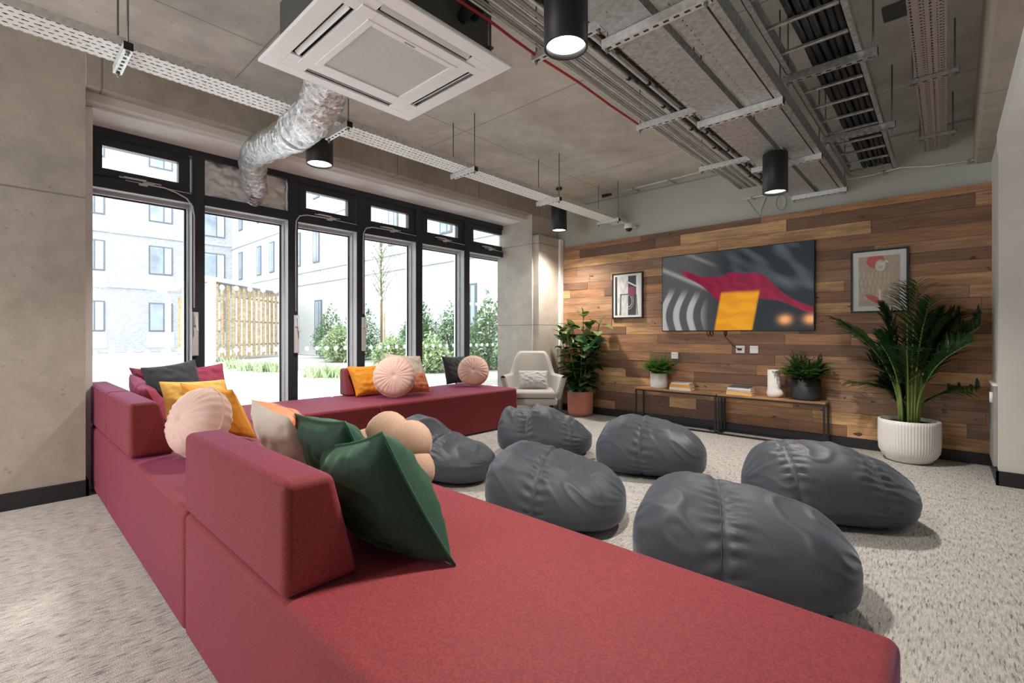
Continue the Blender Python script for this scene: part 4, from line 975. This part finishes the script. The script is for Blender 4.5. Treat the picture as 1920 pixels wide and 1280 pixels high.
building('white rendered apartment block behind the garden, seen through the four right windows', 'apartment_block', 'render', (1, 12.2), (-35.4, 8), 16,
         [(x, x+.75, z, z+2.0, 2 if x > -26 else 0) for z in (5.2, 8.8, 12.4) for x in (-33.9, -30.3, -28.1, -24.2, -21.8, -18.0, -14.2, -10.5, -7.2)]+[(x, x+.85, .9, 3.1, 0) for x in (-21.6, -17.8, -12.6, -9.2, -7.1)], (4.05, 4.75, 7.6, 11.2))
def shelter():
    t = thing('timber_shelter', 'slatted timber bin shelter with a white flat roof in the courtyard', 'shelter', (-18, 6, 0))
    A = Vector((-18.2, 6.16, 0)); Lx = Vector((-1, 0, 0)); D = Vector((-4.4, 4.95, 0)); H = 3.55; Ln = D.length; D = D.normalized(); N_ = Vector((D.y, -D.x, 0))
    r = random.Random(2); mb = MB(); tone = []; n = 30
    for k in range(n):
        p = A+D*(.35+k*(Ln-.4)/n); q = p+D*.15; o_ = N_*(.05 if k % 2 else -.02); n0 = len(mb.f)
        a, b_ = p+o_, q+o_; c_, d_ = b_-N_*.03, a-N_*.03
        mb.add([(*a.xy, .1), (*b_.xy, .1), (*c_.xy, .1), (*d_.xy, .1), (*a.xy, H-.2), (*b_.xy, H-.2), (*c_.xy, H-.2), (*d_.xy, H-.2)], [(0, 3, 2, 1), (4, 5, 6, 7), (0, 1, 5, 4), (1, 2, 6, 5), (2, 3, 7, 6), (3, 0, 4, 7)]); tone += [r.random()]*6
    o = obj('slat_screen', mb, 'slat', t); a = o.data.attributes.new('tone', 'FLOAT', 'FACE'); a.data.foreach_set('value', tone)
    w = MB()
    for z in (.7, 1.8, 2.9):
        p, q = A+D*.3-N_*.06, A+D*Ln-N_*.06; w.tube([(p.x, p.y, z), (q.x, q.y, z)], .05, 4)
    obj('rail', w, 'shelter', t)
    w = MB(); w.box(A.x-4.6, A.x, A.y, A.y+.1, 0, H-.15); obj('side_panel', w, 'shelter', t)
    w = MB(); w.box(A.x-.12, A.x+.12, A.y-.1, A.y+.14, 0, H-.1); obj('corner_post', w, 'render', t)
    w = MB(); w.box(A.x-7.5, A.x-7.2, A.y-.1, A.y+.1, 0, H-.1); obj('far_post', w, 'render', t)
    mb = MB(); tone = []
    for k in range(14): x = A.x-4.75-k*.18; mb.box(x-.12, x, A.y+.4, A.y+.44, .1, H-.4); tone += [r.random()]*6
    o = obj('slat_gate', mb, 'slat', t); a = o.data.attributes.new('tone', 'FLOAT', 'FACE'); a.data.foreach_set('value', tone)
    E = A+D*Ln; w = MB(); w.add([(A.x-8.2, A.y-.3, H-.12), (A.x+.35, A.y-.3, H-.12), (E.x+.3, E.y+.1, H-.12), (A.x-8.2, E.y, H-.12), (A.x-8.2, A.y-.3, H+.06), (A.x+.35, A.y-.3, H+.06), (E.x+.3, E.y+.1, H+.06), (A.x-8.2, E.y, H+.06)], [(0, 3, 2, 1), (4, 5, 6, 7), (0, 1, 5, 4), (1, 2, 6, 5), (2, 3, 7, 6), (3, 0, 4, 7)])
    obj('roof', w, 'render', t)
shelter()
struct('planting_bed', MB().box(-17.5, -3.2, 6.9, 11.8, -.02, .12), 'gravel')
def shrub(label, name, c, rx, ry, h, mat, seed, n=1500, ls=.17, cat='shrub', group='shrubs in the courtyard bed'):
    t = thing(name, label, cat, c, group=group); r = random.Random(seed); lf = MB(); st = MB(); c = Vector(c)
    for k in range(8):
        a = r.random()*2*pi; q = r.random(); st.tube([c+Vector((0, 0, -.02)), c+Vector((rx*.4*q*cos(a), ry*.4*q*sin(a), h*.5)), c+Vector((rx*.75*q*cos(a), ry*.75*q*sin(a), h*.85))], [.02, .012, .005], 5)
    for k in range(n):
        a = r.random()*2*pi; q = r.random()**.5; zz = r.random()
        wob = 1+.35*nz_(cos(a)*2+seed, sin(a)*2, zz*3); e = (1-(2*zz-1)**2*.7)**.5
        p = c+Vector((rx*q*cos(a)*wob*e, ry*q*sin(a)*wob*e, .05+h*zz*(1-.45*q*q)*(1+.35*nz_(cos(a)*q*3, sin(a)*q*3, seed))))
        d = Vector((r.uniform(-1, 1), r.uniform(-1, 1), r.uniform(-.3, 1))); leaf(lf, p, d, (0, 0, 1), ls*(.6+.8*r.random()), ls*.45, .3, 2)
    obj('stem', st, 'bark', t); obj('foliage', lf, mat, t); return t
def onz(u, v, z=0): 
    d = Vector((-sin(A0), cos(A0), 0))+Vector((cos(A0), sin(A0), 0))*((u-960)/889); q = (z-1.15)/(-(v-628)/889); return (4.6+d.x*q, d.y*q)
k = 0
for (x, y, rx, h, m, lb) in ((-15.8, 10.2, 1.3, 2.1, 'leaf_out', 'dark green shrub beside the end of the slatted shelter'), (-13.6, 10.4, 1.3, 2.2, 'leaf_out', 'dark green shrub behind the lime one, in the third window'),
        (-12.6, 8.9, 1.0, 1.35, 'leaf_lime', 'lime green shrub at the front of the bed, in the third window'), (-10.8, 11.2, .9, 2.2, 'leaf_out', 'green shrub at the foot of the young tree'),
        (-9.2, 10.2, 1.2, 2.1, 'leaf_out', 'green shrub right of the young tree trunk, in the fourth window'), (-7.4, 10.3, 1.2, 2.0, 'leaf_out', 'green shrub in the fifth window'),
        (-5.5, 10.0, 1.1, 2.1, 'leaf_out', 'green shrub in the last window by the white reveal'), (-8.2, 8.4, .9, .9, 'leaf_lime', 'low lime shrub in front of the taller ones, in the fourth window'), (-6.0, 8.2, .9, .9, 'leaf_lime', 'low lime shrub in front, in the fifth window')):
    k += 1; shrub(lb, 'garden_shrub', (x, y, .1), rx*.74, rx*.60, h*1.05, m, 40+k, 2100)
for j, (u, v) in enumerate(((432, 684), (462, 688), (492, 690), (520, 690), (590, 700), (620, 700), (650, 702), (700, 700), (745, 700))):
    x, y = onz(u, v+6, 0); t = thing('grass_tuft', 'tuft of pale green grass edging the courtyard bed', 'grass', (x, y, 0), group='grass tufts along the bed'); lf = MB(); r = random.Random(j)
    for q in range(90):
        a = r.random()*2*pi; d = Vector((cos(a)*.5, sin(a)*.5, 1)); leaf(lf, (x+.26*r.uniform(-1, 1), y+.22*r.uniform(-1, 1), -.02), d, (0, 0, 1), .45+.35*r.random(), .05, .5, 4, 0, prof=lambda s_: 1-s_)
    obj('foliage', lf, 'leaf_lime', t)
def tree():
    c = Vector((-11.2, 9.9, .1)); t = thing('young_tree', 'slender young tree with sparse pale leaves in the courtyard bed', 'tree', c); r = random.Random(8)
    st = MB().tube([c, c+Vector((.02, 0, 2)), c+Vector((-.02, 0, 3.6)), c+Vector((.05, 0, 5.6))], [.05, .045, .035, .01], 8); lf = MB()
    for k in range(26):
        z = 2.2+3.0*k/26; a = k*2.4; L = 1.1-.6*k/26; p = c+Vector((0, 0, z)); q = p+Vector((cos(a)*L*.6, sin(a)*L*.6, L*.9)); st.tube([p, p.lerp(q, .5)+Vector((0, 0, .03)), q], [.014, .009, .003], 5)
        for j in range(34): s_ = r.random(); leaf(lf, p.lerp(q, s_)+Vector((r.gauss(0, .10), r.gauss(0, .10), r.gauss(0, .08))), (r.uniform(-1, 1), r.uniform(-1, 1), r.uniform(-1, .6)), (0, 0, 1), .11, .06, .2, 2)
    obj('trunk', st, 'bark', t); obj('foliage', lf, 'leaf_pale', t)
    tag(obj('tree_stake', MB().tube([c+Vector((.35, -.1, 0)), c+Vector((.35, -.1, 1.9))], .04, 8), 'slat'), 'short timber stake beside the young tree', 'stake')
tree()
for o in bpy.data.objects:
    if '_o' in o: del o['_o']
